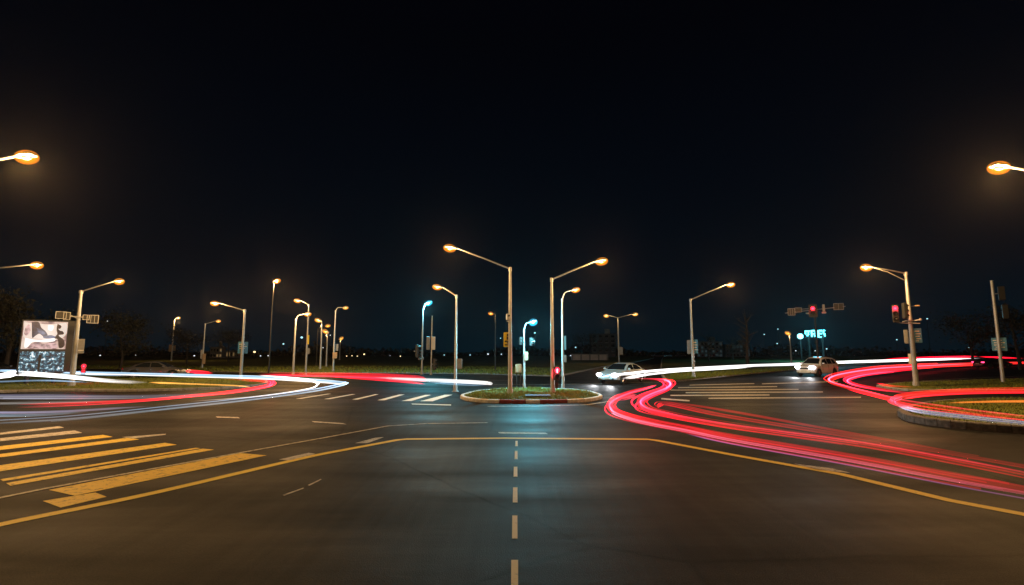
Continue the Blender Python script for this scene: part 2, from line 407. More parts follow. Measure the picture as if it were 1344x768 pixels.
for q in ([(495, 525.5), (524, 518), (531, 518), (505, 525.5)], [(527, 526.5), (558, 518.5), (566, 518.5), (540, 526.5)], [(551, 526.8), (584, 518.3), (594, 518.3), (568, 526.8)], [(462, 524.5), (492, 517.8), (497, 517.8), (470, 524.5)], [(425, 524), (462, 517.5), (467, 517.5), (433, 524)], [(388, 523.5), (430, 517), (435, 517), (396, 523.5)], [(592, 531.2), (540, 530), (541, 531), (592, 532.4)]): quad(mb, q)
tag(mb.build('zebra_crossing', M['white']), kind='structure')
mb = MB()
for (xa, ya, xb, yb, hh) in ((905, 505.6, 990, 503.6, .8), (890, 509, 1020, 507.6, .9), (880, 512.2, 1048, 511.2, 1.0), (900, 515.5, 1080, 514.6, 1.1), (880, 519.2, 1010, 518.6, 1.2), (868, 523.5, 905, 526.2, 1.4), (930, 523, 1130, 521.6, 1.2), (1000, 504, 1100, 500.8, .8)):
    hh *= .62; quad(mb, [(xa, ya - hh), (xb, yb - hh), (xb, yb + hh), (xa, ya + hh)])
tag(mb.build('zebra_crossing', M['faded']), kind='structure')
mb = MB(); strip(mb, [G(*p) for p in [(790, 526.5), (800, 527), (770, 531.5), (700, 533.2), (640, 533.4)]][1:], .12)
strip(mb, [G(*p) for p in [(1210, 500.5), (1270, 496.6), (1400, 491.5)]], .13)
strip(mb, [G(*p) for p in [(648, 505), (700, 505), (775, 504), (900, 500.5)]], .14)
tag(mb.build('edge_line', M['white2']), kind='structure')

# ------------------------------------------------------------------ street lamps
ORANGE = (1, .56, .20); TEAL = (.16, .80, 1.0)
lampgrp = 'street lamps around the junction'
LENSCOL = dict(sodium=(1, .30, .012), sodium_dim=(1, .40, .05), sodium_far=(1, .38, .04), teal=(.04, .65, 1.0))
def street_lamp(label, base, top, heads, r=.085, mat='galv', power=500, lens='sodium', col=ORANGE, curved=False, fwd=0.0, hs=1.0, arms2=False, group=lampgrp, name='street_lamp', basept=None, height=None):
    b = G(*base) if basept is None else Vector(basept)
    h = height if height else D(top[0], top[1], b.y).z
    t = thing(name, label, 'street lamp', b, 0, group)
    m = MB(); m.tube([(0, 0, 0), (0, 0, .03)], .19, 12); m.tube([(0, 0, .03), (0, 0, .35)], r * 1.5, 12)
    for i in range(4): m.tube([(.14 * math.cos(i * 1.571 + .78), .14 * math.sin(i * 1.571 + .78), .03), (.14 * math.cos(i * 1.571 + .78), .14 * math.sin(i * 1.571 + .78), .07)], .018, 6)
    m.build('base', M[mat], t)
    m = MB(); m.tube([(0, 0, .3), (0, 0, h * .48)], [r * 1.15, r], 14); m.tube([(0, 0, h * .48), (0, 0, h * .485)], r * 1.12, 14); m.tube([(0, 0, h * .485), (0, 0, h)], [r * .92, r * .62], 14)
    m.tube([(0, 0, h), (0, 0, h + .05)], r * .75, 12)
    p = m.build('pole', M[mat], t, smooth=True)
    m = MB(); m.rbox((0, -r * 1.15, .75), (.1, .02, .3), .008); m.build('access_door', M[mat], t)
    for i, hp in enumerate(heads):
        q = Vector(hp) if len(hp) == 3 else D(hp[0], hp[1], b.y - fwd)
        q = q - b; st = Vector((0, 0, h - .04)); dv = (q - st); dr = Vector((dv.x, dv.y, 0)).normalized()
        tilt = math.atan2(dv.z, max(.05, math.hypot(dv.x, dv.y))) * .35
        hl = .62 * hs; rot = Matrix.Rotation(math.atan2(dr.y, dr.x), 3, 'Z') @ Matrix.Rotation(-tilt, 3, 'Y')
        back = q - rot @ Vector((hl * .5, 0, 0))
        m = MB()
        if curved: pts = spline([st, st + Vector((0, 0, .1)) + dv * .22 + Vector((0, 0, .18)), st + dv * .6 + Vector((0, 0, .16)), back], 6)
        else: pts = [st, st.lerp(back, .5) + Vector((0, 0, .015)), back]
        m.tube(pts, [.042 * max(.75, hs) - .012 * kk / len(pts) for kk in range(len(pts))], 8)
        m.tube([st - Vector((0, 0, .12)), st + Vector((0, 0, .06))], r * .9, 10)
        if arms2: m.tube([st - Vector((0, 0, .5)), st.lerp(back, .55) - Vector((0, 0, .12)), back], .026, 8)
        m.build('arm', M[mat], t, smooth=True)
        m = MB()                              # cobra-head housing: flattened, tapering to the arm
        rings = []
        for (x, wy, zt, zb) in ((-.5, .05, .035, -.035), (-.36, .09, .06, -.05), (-.1, .15, .085, -.06), (.2, .165, .085, -.06), (.42, .13, .065, -.05), (.5, .06, .03, -.03)):
            rings.append([(x * hl, yy * wy * hs, (zt if zz > 0 else zb) * hs * (1 if abs(yy) < .6 else .35)) for (yy, zz) in ((1, 1), (.55, 1), (-.55, 1), (-1, 1), (-1, -1), (-.55, -1), (.55, -1), (1, -1))])
        vs = [q + rot @ Vector(c) for rr_ in rings for c in rr_]; fs = []
        for a_ in range(len(rings) - 1):
            for j in range(8): fs.append((a_ * 8 + j, a_ * 8 + (j + 1) % 8, a_ * 8 + 8 + (j + 1) % 8, a_ * 8 + 8 + j))
        fs += [tuple(range(7, -1, -1)), tuple(range(len(vs) - 8, len(vs)))]
        m.add(vs, fs); hd = m.build('lamp_head', M['head'] if mat != 'dpole' else M['dpole'], t, smooth=True)
        m = MB(); lc = q + rot @ Vector((.10 * hl, 0, -.065 * hs))
        m.ball(lc, .31 * hs, 14, 8, (1.1, .8, .68), rot); m.build('bowl', glow_mat('lamp_bowl', LENSCOL[lens], 4.4 / hs), hd, smooth=True)
        m = MB(); m.ball(lc, .13 * hs, 12, 8, (1.2, .75, .6), rot); m.build('lens', M[lens], hd, smooth=True)
        lo = lamp_light(hd, lc - Vector((0, 0, .36 * hs)), col, power, .1)
    return t

street_lamp('tall grey street lamp on the left of the central island, arm reaching left', (669.5, 520), (671.5, 352), [(592, 324.5)], r=.095, power=1450, fwd=1.0)
street_lamp('tall grey street lamp on the right of the central island, arm reaching right', (725.5, 519), (722, 366), [(788, 342)], r=.095, power=1300, fwd=1.0)
street_lamp('thinner street lamp at the back of the central island behind the red signal', (739, 512.6), (738, 393), [(754.5, 380)], r=.06, power=420, curved=True, fwd=.2, hs=.8)
street_lamp('street lamp left of the central island beyond the white light streak', (597.5, 514), (597, 388), [(575, 376)], r=.075, power=600, hs=.85)
street_lamp('street lamp burning cold blue white, left of the central island', (553.5, 491.5), (553.5, 408), [(561, 397.5)], r=.075, power=3600, lens='teal', col=TEAL, hs=1.3, curved=True)
street_lamp('street lamp burning cold blue white on the pole seen between the island lamps', (688, 511), (687, 433), [(699, 422)], r=.06, power=3600, lens='teal', col=TEAL, hs=1.0, curved=True, fwd=1.0)
street_lamp('distant slim street lamp just left of the pole with the yellow sign', (650, 487), (649.5, 413), [(645, 411)], r=.06, mat='dpole', power=260, hs=1.0)
street_lamp('double armed street lamp behind the silver car', (812.5, 479), (810, 417), [(796.5, 414), (833, 412)], r=.12, power=650, lens='sodium_dim', hs=1.5)
street_lamp('street lamp on the grass verge right of the silver car, arm reaching right', (910.5, 498), (905.5, 393), [(958, 373)], r=.105, power=2200, hs=1.1)
street_lamp('leaning street lamp with two arms and red signal near the dark car', (1203, 509), (1187, 358), [(1138, 350)], r=.13, power=2600, hs=1.15, arms2=True, fwd=.6)
street_lamp('street lamp beside the illuminated billboard, arm reaching right', (93.5, 509), (107, 382), [(155.5, 368.5)], r=.13, power=900, hs=1.0, fwd=.6)
street_lamp('short far street lamp behind the parked dark car', (224.5, 474.5), (228, 420.5), [(233.5, 417)], r=.15, power=2400, hs=1.5, lens='sodium_far')
street_lamp('far street lamp with signs low on its pole, right of the parked dark car', (265, 484), (270.5, 425), [(286, 421)], r=.10, power=160, lens='sodium_dim', hs=1.0)
street_lamp('street lamp with pale blue sign plate, arm reaching left over the verge', (315.5, 501), (322, 407), [(283, 397.5)], r=.095, power=1900, hs=1.0)
street_lamp('highest lamp in the row of lamps on the left verge', (352, 499), (374, 372), [(362, 368.5)], r=.05, mat='dpole', power=2400, hs=1.0)
street_lamp('bright lamp just below the highest one in the left verge row', (401, 492), (404, 400), [(391.5, 394)], r=.08, power=1800, hs=1.1)
street_lamp('grey street lamp whose curved arm bends right, first pole of the left verge row', (384.5, 491.5), (389.5, 419), [(403, 412)], r=.10, power=1400, curved=True, hs=1.1)
street_lamp('third brightest lamp of the left verge row on a dark pole', (420, 486), (421, 427), [(418.5, 420)], r=.10, power=1400, lens='sodium_far', hs=1.3)
street_lamp('small far lamp near the end of the left verge row', (428, 482), (430, 439), [(428, 434.5)], r=.11, power=450, lens='sodium_far', hs=1.5)
street_lamp('tiny lamp above the last pole of the left verge row', (415, 481), (416.5, 432), [(429.5, 427)], r=.08, mat='dpole', power=160, lens='sodium_far', hs=1.3)
street_lamp('tall thin street lamp at the right end of the left verge row', (437, 489), (440.5, 408), [(453, 403.5)], r=.085, power=130, lens='sodium_dim', curved=True, hs=.95)
street_lamp('small pale lamp low on the field right of the left verge row', (445.5, 473), (447.5, 446), [(447, 444)], r=.16, power=120, lens='sodium_dim', hs=2.0)
street_lamp('small warm street lamp on the far field behind the white car', (1039, 477.5), (1036, 440), [(1035, 437)], r=.13, power=150, lens='sodium_far', hs=1.7)
# the three near lamps whose poles stand outside the picture
def near_lamp(label, px, py, z, polex, power, hs):
    d = ray(px, py); t = (z - CH) / d.z; q = Vector((d.x * t, d.y * t, z))
    street_lamp(label, None, None, [(q.x, q.y, q.z)], r=.1, power=power, hs=hs, basept=(q.x + polex, q.y + .4, 0), height=z - .35)
near_lamp('nearest lamp glowing high at the left edge of the view', 33, 204, 8.2, -3.2, 4800, 1.05)
near_lamp('nearest lamp glowing high at the right edge of the view', 1313, 218, 8.2, 3.2, 4200, 1.05)
near_lamp('lamp head on a bare arm entering from the left edge above the billboard', 47, 347, 6.6, -4.6, 1100, .95)

# ------------------------------------------------------------------ signs, signals on the poles
def facing(b):                                # rotation about z that turns local -y to the camera
    return math.atan2(b.x, b.y) * -1.0
def plate(name, label, cat, cx, cy, w_, h_, y, mat, group=None, marks=None, rz=None, post=None, back='signgrey'):
    p = D(cx, cy, y); sx = w_ / F * y * (y / math.hypot(p.x, y)); sz = h_ / F * y
    t = thing(name, label, cat, p, facing(p) if rz is None else rz, group)
    m = MB(); m.rbox((0, 0, 0), (sx, .035, sz), .012); m.build('panel', M[mat], t)
    for zz in (.25, -.25): m = MB(); m.rbox((0, .05, sz * zz), (sx * .8, .05, .05), .01); m.build('bracket', M[back], t)
    if marks:
        for (x, z, a, b_) in marks:
            m = MB(); m.box((x * sx, -.0205, z * sz), (a * sx, .006, b_ * sz)); m.build('text_line', M['signwhite'], t)
    return t, None
yI = G(669.5, 520).y
lines = [(-.1, .3, .6, .07), (.02, .12, .7, .06), (-.08, -.05, .55, .06), (.05, -.22, .6, .06), (-.15, -.36, .4, .05)]
# the yellow warning sign with dark pictogram
t, _ = plate('warning_sign', 'small yellow sign with dark symbols clamped to the left island lamp pole', 'sign', 665.5, 446, 9, 19, yI + .02, 'signyellow')
m = MB(); s_ = yI / F
for (x, z, a, b_) in ((1.2, 6, 3, 3), (.4, 2, 2, 4), (-1.5, -2, 3, 2), (1.5, -3.2, 2.4, 4), (-.6, -6.6, 5, 1.4)): m.box((x * s_, -.0205, z * s_), (a * s_, .006, b_ * s_))
m.build('symbol', M['black'], t)
p = D(668, 416, yI - .12); t = thing('traffic_camera', 'small grey camera box high on the left island lamp pole', 'camera', p, .3)
m = MB(); m.rbox((-.05, 0, 0), (.16, .22, .32), .03); m.build('housing', M['galv'], t); m = MB(); m.tube([(-.05, -.11, .05), (-.05, -.19, .05)], .05, 12); m.build('lens', M['black'], t); m = MB(); m.rbox((.03, .1, -.22), (.2, .1, .06), .02); m.build('bracket', M['galv'], t)

def signal_head(parent, c, rot, w_, n, lit, s, vertical=True, horiz=False, lm='red', board=False):
    # housing with hooded lenses; local -y is the face
    ln = n * s * 1.15 + s * .25
    d = (w_, s * .7, ln) if not horiz else (ln, s * .7, w_)
    m = MB(); m.rbox(c, d, s * .12, rot); h = m.build('housing', M['black'], parent)
    if board:
        m = MB(); bd = (d[0] + s * .7, .02, d[2] + s * .7)
        m.rbox(Vector(c) + rot @ Vector((0, s * .1, 0)), bd, .01, rot); m.build('backboard', M['black'], parent)
    for i in range(n):
        o = (n - 1) / 2 - i
        off = Vector((0, 0, o * s * 1.15)) if not horiz else Vector((-o * s * 1.15, 0, 0))
        q = Vector(c) + rot @ (off + Vector((0, -s * .36, 0)))
        m = MB(); m.ball(q, s * .42, 14, 8, (1, .28, 1), rot); m.build('lens', M[lm] if i == lit else M['unlit'], h, smooth=True)
        if i == lit: lamp_light(h, q + rot @ Vector((0, -s * .9, 0)), (1, .03, .05), 150, .08)
        m = MB(); vs = []; fs = []; N = 12
        for kx in range(N + 1):
            an = R(-20) + R(220) * kx / N
            for (yy, rr_) in ((0, s * .5), (-s * .62, s * .5), (-s * .62, s * .47), (0, s * .47)):
                vs.append(q + rot @ Vector((math.cos(an) * rr_, yy, math.sin(an) * rr_)))
        for kx in range(N):
            for j in range(4): fs.append((kx * 4 + j, kx * 4 + 4 + j, kx * 4 + 4 + (j + 1) % 4, kx * 4 + (j + 1) % 4))
        fs += [(0, 1, 2, 3), tuple(N * 4 + j for j in (3, 2, 1, 0))]
        m.add(vs, fs); m.build('hood', M['black'], h)
    return h
I3 = Matrix.Identity(3)
# pedestrian signal, red, right of the island
yR = G(725.5, 519).y
p = D(730.5, 490, yR - .12); t = thing('pedestrian_signal', 'pedestrian signal glowing red on the right island lamp pole', 'traffic light', p, .12, 'pedestrian signals')
signal_head(t, (0, 0, 0), I3, .26, 2, 0, .29, lm='red')
m = MB(); m.ball((0, -.19, .19), .05, 10, 6, (.8, .4, 1)); m.tube([(0, -.17, .15), (0, -.17, .02)], .035, 8); m.build('red_man', M['redhot'], t)
m = MB(); m.rbox((0, .02, -.6), (.17, .14, .32), .03); m.build('push_button_box', M['black'], t)
yB = G(739, 512.6).y
t, _ = plate('light_strip_sign', 'narrow glowing cyan strip panel on the thin rear island lamp', 'sign', 741.8, 450, 2.4, 18, yB - .1, 'cyanpanel')
t, _ = plate('sign_plate', 'small pale plate under the cyan strip panel', 'sign', 742, 471, 3, 9, yB - .1, 'signgrey')
# pole L3 box
y3 = G(597.5, 514).y
t, _ = plate('sign_plate', 'pale blank plate low on the street lamp left of the island', 'sign', 603, 477.5, 7, 13, y3 - .12, 'signgrey')
# signal pole left of the island (no lamp)
def post(name, label, cat, base, top, r, mat='galv', cap=True):
    b = G(*base); h = D(top[0], top[1], b.y).z; t = thing(name, label, cat, b)
    m = MB(); m.tube([(0, 0, 0), (0, 0, h)], [r, r * .75], 12); m.tube([(0, 0, h), (0, 0, h + .04)], r * .9, 12); m.build('pole', M[mat], t, smooth=True)
    m = MB(); m.tube([(0, 0, 0), (0, 0, .05)], r * 2.2, 12); m.build('base', M[mat], t)
    return t, b
t, b5 = post('signal_post', 'plain grey post with two sign plates left of the street lamp by the island', 'post', (565.8, 492), (566.3, 415), .07)
plate('sign_plate', 'dim left plate of the pair on the plain grey post', 'sign', 562, 450.5, 4.5, 17, b5.y + .15, 'signgrey', 'paired sign plates')
plate('sign_plate', 'paler right plate of the pair on the plain grey post', 'sign', 569, 450.5, 4.6, 17, b5.y - .15, 'signwhite', 'paired sign plates')
p = D(570.5, 478, b5.y - .3); t = thing('traffic_signal', 'unlit signal head seen side on low on the plain grey post', 'traffic light', p, R(75)); signal_head(t, (0, 0, 0), I3, .34, 3, -1, .30); m = MB(); m.rbox((0, .2, 0), (.08, .3, .08), .02); m.build('bracket', M['galv'], t)
y4 = G(553.5, 491.5).y
p = D(547.5, 461, y4 - .4); t = thing('traffic_signal', 'signal head with backs turned on the pole of the left blue white lamp', 'traffic light', p, R(110)); signal_head(t, (0, 0, 0), I3, .4, 3, -1, .34); m = MB(); m.rbox((.25, .2, 0), (.5, .1, .08), .02); m.build('bracket', M['galv'], t)
p = D(552.5, 471, y4 - .25); t = thing('loudspeaker_box', 'pale box pair clamped below the signal head on the left blue white lamp', 'box', p, 0); m = MB(); m.rbox((-.16, 0, 0), (.2, .2, .22), .03); m.rbox((.18, 0, .03), (.22, .2, .26), .03); m.build('housing', M['signgrey'], t); m = MB(); m.rbox((0, .14, 0), (.5, .1, .06), .02); m.build('bracket', M['galv'], t)
y7 = G(688, 511).y
for (cx, cy, lb) in ((683.5, 447.5, 'small double signal head left of the pole between the island lamps'), (697, 448.5, 'small signal head right of the pole between the island lamps')):
    p = D(cx, cy, y7 - .1); t = thing('traffic_signal', lb, 'traffic light', p, R(60)); signal_head(t, (0, 0, 0), I3, .2, 2, -1, .19)
    m = MB(); dx = (687.5 - cx) / F * y7; m.tube([(0, 0, 0), (dx * .5, dx * .8, 0)], .025, 8); m.build('bracket', M['galv'], t)
t, _ = plate('sign_plate', 'small brown plate on the pole between the island lamps', 'sign', 690.8, 467.5, 5, 11, y7 - .12, 'signbrown')
p = D(680.5, 483.5, y7 + 3); b = G(680.5, 500); t = thing('control_cabinet', 'small rusty orange cabinet on a stand behind the left island lamp', 'cabinet', (p.x, p.y, 0), 0)
m = MB(); m.rbox((0, 0, p.z), (8 / F * p.y, .4, 11 / F * p.y), .03); cb = m.build('cabinet', M['signbrown'], t); m = MB(); m.rbox((0, -.21, p.z), (6 / F * p.y, .02, 9 / F * p.y), .01); m.build('door', M['signbrown'], cb)
for sx in (-1, 1): m = MB(); m.tube([(sx * .12, 0, 0), (sx * .12, 0, p.z - .2)], .03, 8); m.build('leg', M['dpole'], t)
# pole on the double lamp
y8 = G(812.5, 479).y
plate('sign_plate', 'small pale plate on the double armed street lamp', 'sign', 815, 460.5, 5, 10, y8 - .3, 'signgrey')
y9 = G(910.5, 498).y
plate('direction_sign', 'grey left panel of the pair on the verge street lamp', 'sign', 904.3, 455.5, 5, 18, y9 + .16, 'signgrey', 'direction signs on the verge lamp')
plate('direction_sign', 'blue right panel of the pair on the verge street lamp', 'sign', 913, 455, 6, 18, y9 + .16, 'signblue', 'direction signs on the verge lamp', lines[:4])
# right double-arm lamp
yT = G(1203, 509).y
plate('sign_plate', 'grey blank plate left of the leaning double arm lamp', 'sign', 1189.3, 442, 6, 18, yT + .2, 'signgrey')
plate('direction_sign', 'bright blue sign with pale text lines on the leaning double arm lamp', 'sign', 1205, 440.5, 10, 19, yT - .05, 'signblue', None, lines)
plate('notice_plate', 'small white box low on the leaning double arm lamp', 'sign', 1194.2, 471, 4, 13, yT - .2, 'signwhite')
p = D(1175.5, 406, yT - .3); t = thing('traffic_signal', 'signal lit bright red hanging left of the leaning double arm lamp', 'traffic light', D(1175.5, 412, yT - .3), facing(p), 'lit red signals')
signal_head(t, (0, 0, 0), I3, .34, 3, 0, .30); m = MB(); m.tube([(0, .12, -.52), (.3, .2, -.58), (1.15, .45, -.62)], .03, 8); m.build('bracket', M['galv'], t)
p = D(1187.2, 408, yT + .1); t = thing('traffic_signal', 'dark signal seen edge on against the leaning double arm lamp pole', 'traffic light', p, R(75)); signal_head(t, (0, 0, 0), I3, .3, 3, -1, .27)
p = D(1195, 421, yT - .12); t = thing('camera_bracket', 'pale ring clamp with stub around the leaning double arm lamp pole', 'clamp', p, -.5); m = MB()
m.tube([(.22 * math.cos(a * .524), .22 * math.sin(a * .524) + .14, 0) for a in range(13)], .035, 8); m.tube([(.2, .1, 0), (.46, .05, .04)], .04, 8); m.tube([(-.2, .1, 0), (-.4, .05, -.06)], .04, 8); m.build('clamp', M['galv'], t); m = MB(); m.ball((.5, .04, .05), .09, 10, 6); m.build('camera', M['galv'], t)
p = D(1200, 401.5, yT); t = thing('traffic_camera', 'thin stub camera pointing right high on the leaning double arm lamp', 'camera', p, -.5); m = MB(); m.tube([(-.25, 0, -.03), (.05, 0, 0)], .025, 8); m.build('bracket', M['galv'], t); m = MB(); m.rbox((.15, 0, 0), (.26, .1, .09), .02); m.build('housing', M['signbrown'], t)
# far right post
t, bR = post('signal_post', 'bare topped leaning post at the right edge by the dark car', 'post', (1317, 504), (1300, 369), .115)
p = D(1314.5, 385, bR.y - .1); t = thing('traffic_signal', 'upper back turned signal head beside the right edge post', 'traffic light', p, R(150), 'back turned signals on the right edge post'); signal_head(t, (0, 0, 0), I3, .36, 3, -1, .27); m = MB(); m.tube([(0, -.05, 0), (.5, -.2, -.02)], .035, 8); m.build('bracket', M['galv'], t)
p = D(1319.5, 409, bR.y - .1); t = thing('traffic_signal', 'lower back turned signal head beside the right edge post', 'traffic light', p, R(150), 'back turned signals on the right edge post'); signal_head(t, (0, 0, 0), I3, .32, 3, -1, .27)
plate('direction_sign', 'wide pale blue sign board on the right edge post', 'sign', 1311.5, 452, 20, 17, bR.y + .16, 'signblue', None, lines)
# left billboard lamp
yL = G(93.5, 509).y
plate('sign_plate', 'pale grey plate on the billboard street lamp', 'sign', 106.5, 454.5, 8.5, 19, yL - .1, 'signgrey', None, [(0, -.28, .9, .05)])
bl = G(107.5, 505); t = thing('pedestrian_signal', 'pedestrian signal glowing red on a short post by the billboard', 'traffic light', bl, facing(bl), 'pedestrian signals')
hz_ = D(108, 484, bl.y).z; m = MB(); m.tube([(0, .06, 0), (0, .06, hz_)], .04, 10); m.build('post', M['dpole'], t); signal_head(t, (0, 0, hz_), I3, .26, 2, 0, .30, lm='redglow')
m = MB(); m.ball((0, -.17, hz_ - .17), .10, 10, 6, (1, .4, 1.2)); m.build('countdown_lens', M['redglow'], t)
plate('sign_plate', 'brown plate left on the short far lamp behind the parked car', 'sign', 223.5, 457, 4, 9, G(224.5, 474.5).y - .4, 'signbrown', 'brown plates on the short far lamp')
plate('sign_plate', 'brown plate right on the short far lamp behind the parked car', 'sign', 229, 457, 3.4, 7, G(224.5, 474.5).y - .4, 'signbrown', 'brown plates on the short far lamp')
plate('sign_plate', 'tall narrow plate left on the far lamp right of the parked car', 'sign', 264.6, 465, 3, 12, G(265, 484).y - .2, 'signgrey')
plate('sign_plate', 'brown plate low on the far lamp right of the parked car', 'sign', 267.8, 471, 4, 13, G(265, 484).y - .25, 'signbrown')
y18 = G(315.5, 501).y
plate('direction_sign', 'pale blue plate behind the street lamp with arm reaching left', 'sign', 318.8, 456.5, 13, 15, y18 + .14, 'signblue', None, lines[:3])
plate('sign_plate', 'brown plate on the tall thin lamp at the end of the verge row', 'sign', 439.5, 466.5, 6, 8, G(437, 489).y - .2, 'signbrown')
plate('sign_plate', 'tall faint plate behind the tall thin lamp at the end of the verge row', 'sign', 442, 456, 4, 9, G(437, 489).y + .3, 'signgrey')
plate('strip_sign', 'yellow green strip sign on the second pole of the left verge row', 'sign', 404.6, 446, 2.4, 12, G(401, 492).y - .15, 'signyellow')
plate('sign_plate', 'grey plate on the second pole of the left verge row', 'sign', 405, 461, 3, 8, G(401, 492).y - .15, 'signgrey')

# mast-arm gantries carrying framed signal boxes
def framed_box(parent, c, w_, h_, rot, bars=1):
    m = MB(); m.rbox(c, (w_ * .9, .12, h_ * .86), .02, rot); h = m.build('housing', M['black'], parent)
    m = MB(); e_ = .035
    for (x, z, a, b_) in ((0, h_ / 2, w_ + e_, e_), (0, -h_ / 2, w_ + e_, e_), (-w_ / 2, 0, e_, h_ - e_), (w_ / 2, 0, e_, h_ - e_)): m.box(Vector(c) + rot @ Vector((x, -.07, z)), (a, .05, b_), rot)
    for i in range(bars): m.box(Vector(c) + rot @ Vector(((i + 1) / (bars + 1) * w_ - w_ / 2, -.071, 0)), (e_ * .6, .04, h_ - e_ * 1.1), rot)
    m.build('rim', M['frame'], h)
yG = 53.0
gp = D(1069, 406, yG); gb = Vector((gp.x, gp.y, 0)); rz = facing(gp)
t = thing('signal_gantry', 'mast arm gantry with framed signal boxes above the white car', 'signal gantry', gb, rz)
k = yG / F * .86; z0 = gp.z
m = MB(); m.tube([(0, .1, 0), (0, .1, z0 + .1)], [.13, .10], 12); m.build('pole', M['dpole'], t, smooth=True)
m = MB(); m.tube([(-40 * k, 0, z0 - .30), (0, 0, z0 - .05), (40 * k, 0, z0 + .18)], .045, 8); m.tube([(-30 * k, 0, z0 + .02), (0, 0, z0 + .12)], .035, 8); m.build('mast_arm', M['frame'], t, smooth=True)
framed_box(t, (-31 * k, -.05, z0 - .2), .66, .72, I3, 2); framed_box(t, (-21.5 * k, -.05, z0 - .02), .62, .46, I3, 0)
framed_box(t, (31 * k, -.05, z0 + .18), .85, .66, I3, 1)
for c_, d_ in (((12 * k, -.08, z0 + .1), (.24, .2, .75)), ((12 * k, -.08, z0 - .40), (.42, .28, .2)), ((-8 * k, -.08, z0 - .42), (.55, .25, .14))): m = MB(); m.rbox(c_, d_, .04); m.build('camera_unit', M['frame'], t)
q = D(1067, 408, yG - .5); t2 = thing('traffic_signal', 'signal lit red in the middle of the mast arm gantry', 'traffic light', q, rz, 'lit red signals'); signal_head(t2, (0, 0, 0), I3, .5, 2, 0, .42, board=True); m = MB(); m.rbox((0, .25, 0), (.1, .3, .2), .02); m.build('bracket', M['frame'], t2)
gp = D(101, 416, yL); t = thing('signal_gantry', 'cross arm with two framed signal boxes on the billboard street lamp', 'signal gantry', gp, facing(gp)); k = yL / F * .76
m = MB(); m.tube([(-22 * k, -.15, .02), (0, -.2, 0), (20 * k, -.15, -.08)], .04, 8); m.tube([(-8 * k, -.15, .08), (0, -.2, -.1), (10 * k, -.15, .05)], .025, 8); m.build('mast_arm', M['frame'], t, smooth=True)
framed_box(t, (-20.5 * k, -.2, .06), .48, .42, I3, 0); framed_box(t, (-13 * k, -.2, .02), .3, .46, I3, 0); framed_box(t, (21 * k, -.2, -.12), .55, .5, I3, 2); framed_box(t, (12 * k, -.2, -.02), .3, .3, I3, 0)

# ------------------------------------------------------------------ billboard
def screen_mat(kind):
    m = bpy.data.materials.new('screen_' + kind); m.use_nodes = True
    n = m.node_tree.nodes; l = m.node_tree.links; b = n['Principled BSDF']; b.inputs['Base Color'].default_value = (.02, .02, .02, 1)
    t = n.new('ShaderNodeTexCoord')
    if kind == 'upper':
        x = n.new('ShaderNodeTexNoise'); x.inputs['Scale'].default_value = 1.5; x.inputs['Detail'].default_value = 3
        cols = [(.30, (.05, .05, .10)), (.42, (.38, .22, .20)), (.5, (.72, .50, .42)), (.62, (.85, .68, .58))]; s = .85
    else:
        x = n.new('ShaderNodeTexNoise'); x.inputs['Scale'].default_value = 5; x.inputs['Detail'].default_value = 6; x.inputs['Roughness'].default_value = .75
        cols = [(.44, (.006, .012, .02)), (.53, (.02, .09, .14)), (.58, (.30, .55, .65)), (.63, (1, .95, .95))]; s = 1.3
    l.new(t.outputs['Object'], x.inputs['Vector']); r = n.new('ShaderNodeValToRGB')
    ee = r.color_ramp.elements; ee[0].position = cols[0][0]; ee[0].color = (*cols[0][1], 1); ee[1].position = cols[-1][0]; ee[1].color = (*cols[-1][1], 1)
    for (p_, c_) in cols[1:-1]: q_ = ee.new(p_); q_.color = (*c_, 1)
    l.new(x.outputs['Fac'], r.inputs[0]); l.new(r.outputs[0], b.inputs['Emission Color']); b.inputs['Emission Strength'].default_value = s * 1.5
    return m
yS = 33.5; sp_ = D(59, 440, yS); bz = facing(sp_)
t = thing('digital_billboard', 'lit digital billboard with pinkish picture above a speckled lower screen', 'billboard', (sp_.x, sp_.y, 0), bz)
ks = yS / F * .735
zT, zM, zB = D(59, 422, yS).z, D(59, 459.5, yS).z, D(59, 489, yS).z
W_ = 57 * ks * 1.02
m = MB(); m.rbox((.18, .3, (zT + zB) / 2), (W_ + .55, .45, zT - zB + .25), .04); m.build('casing', M['black'], t)
m = MB(); m.tube([(-W_ * .3, .35, 0), (-W_ * .3, .35, zB)], .12, 10); m.tube([(W_ * .3, .35, 0), (W_ * .3, .35, zB)], .12, 10); m.build('legs', M['dpole'], t)
hU = zT - zM - .06; zu = (zT + zM) / 2 + .03
m = MB(); m.rbox((0, .06, zu), (W_, .04, hU), .01); up = m.build('upper_screen', screen_mat('upper'), t)
def em_tex(name, col, s_):
    m = em(name, col, s_); n = m.node_tree.nodes; l = m.node_tree.links; tc_ = n.new('ShaderNodeTexCoord'); x = n.new('ShaderNodeTexNoise'); x.inputs['Scale'].default_value = 4.5; x.inputs['Detail'].default_value = 5
    r = n.new('ShaderNodeValToRGB'); r.color_ramp.elements[0].position = .36; r.color_ramp.elements[1].position = .62; r.color_ramp.elements[0].color = (*[c * .35 for c in col], 1); r.color_ramp.elements[1].color = (*col, 1)
    l.new(tc_.outputs['Object'], x.inputs['Vector']); l.new(x.outputs['Fac'], r.inputs[0]); l.new(r.outputs[0], n['Principled BSDF'].inputs['Emission Color']); return m
picm = {k_: (em if k_ in ('pale', 'white') else em_tex)('picture_' + k_, c, s * 1.5) for k_, c, s in (('pale', (.85, .70, .62), .95), ('navy', (.05, .06, .14), .5), ('dark', (.10, .05, .05), .5), ('pink', (.85, .55, .55), .9), ('white', (1, .92, .88), 1.2), ('blue', (.20, .25, .45), .6))}
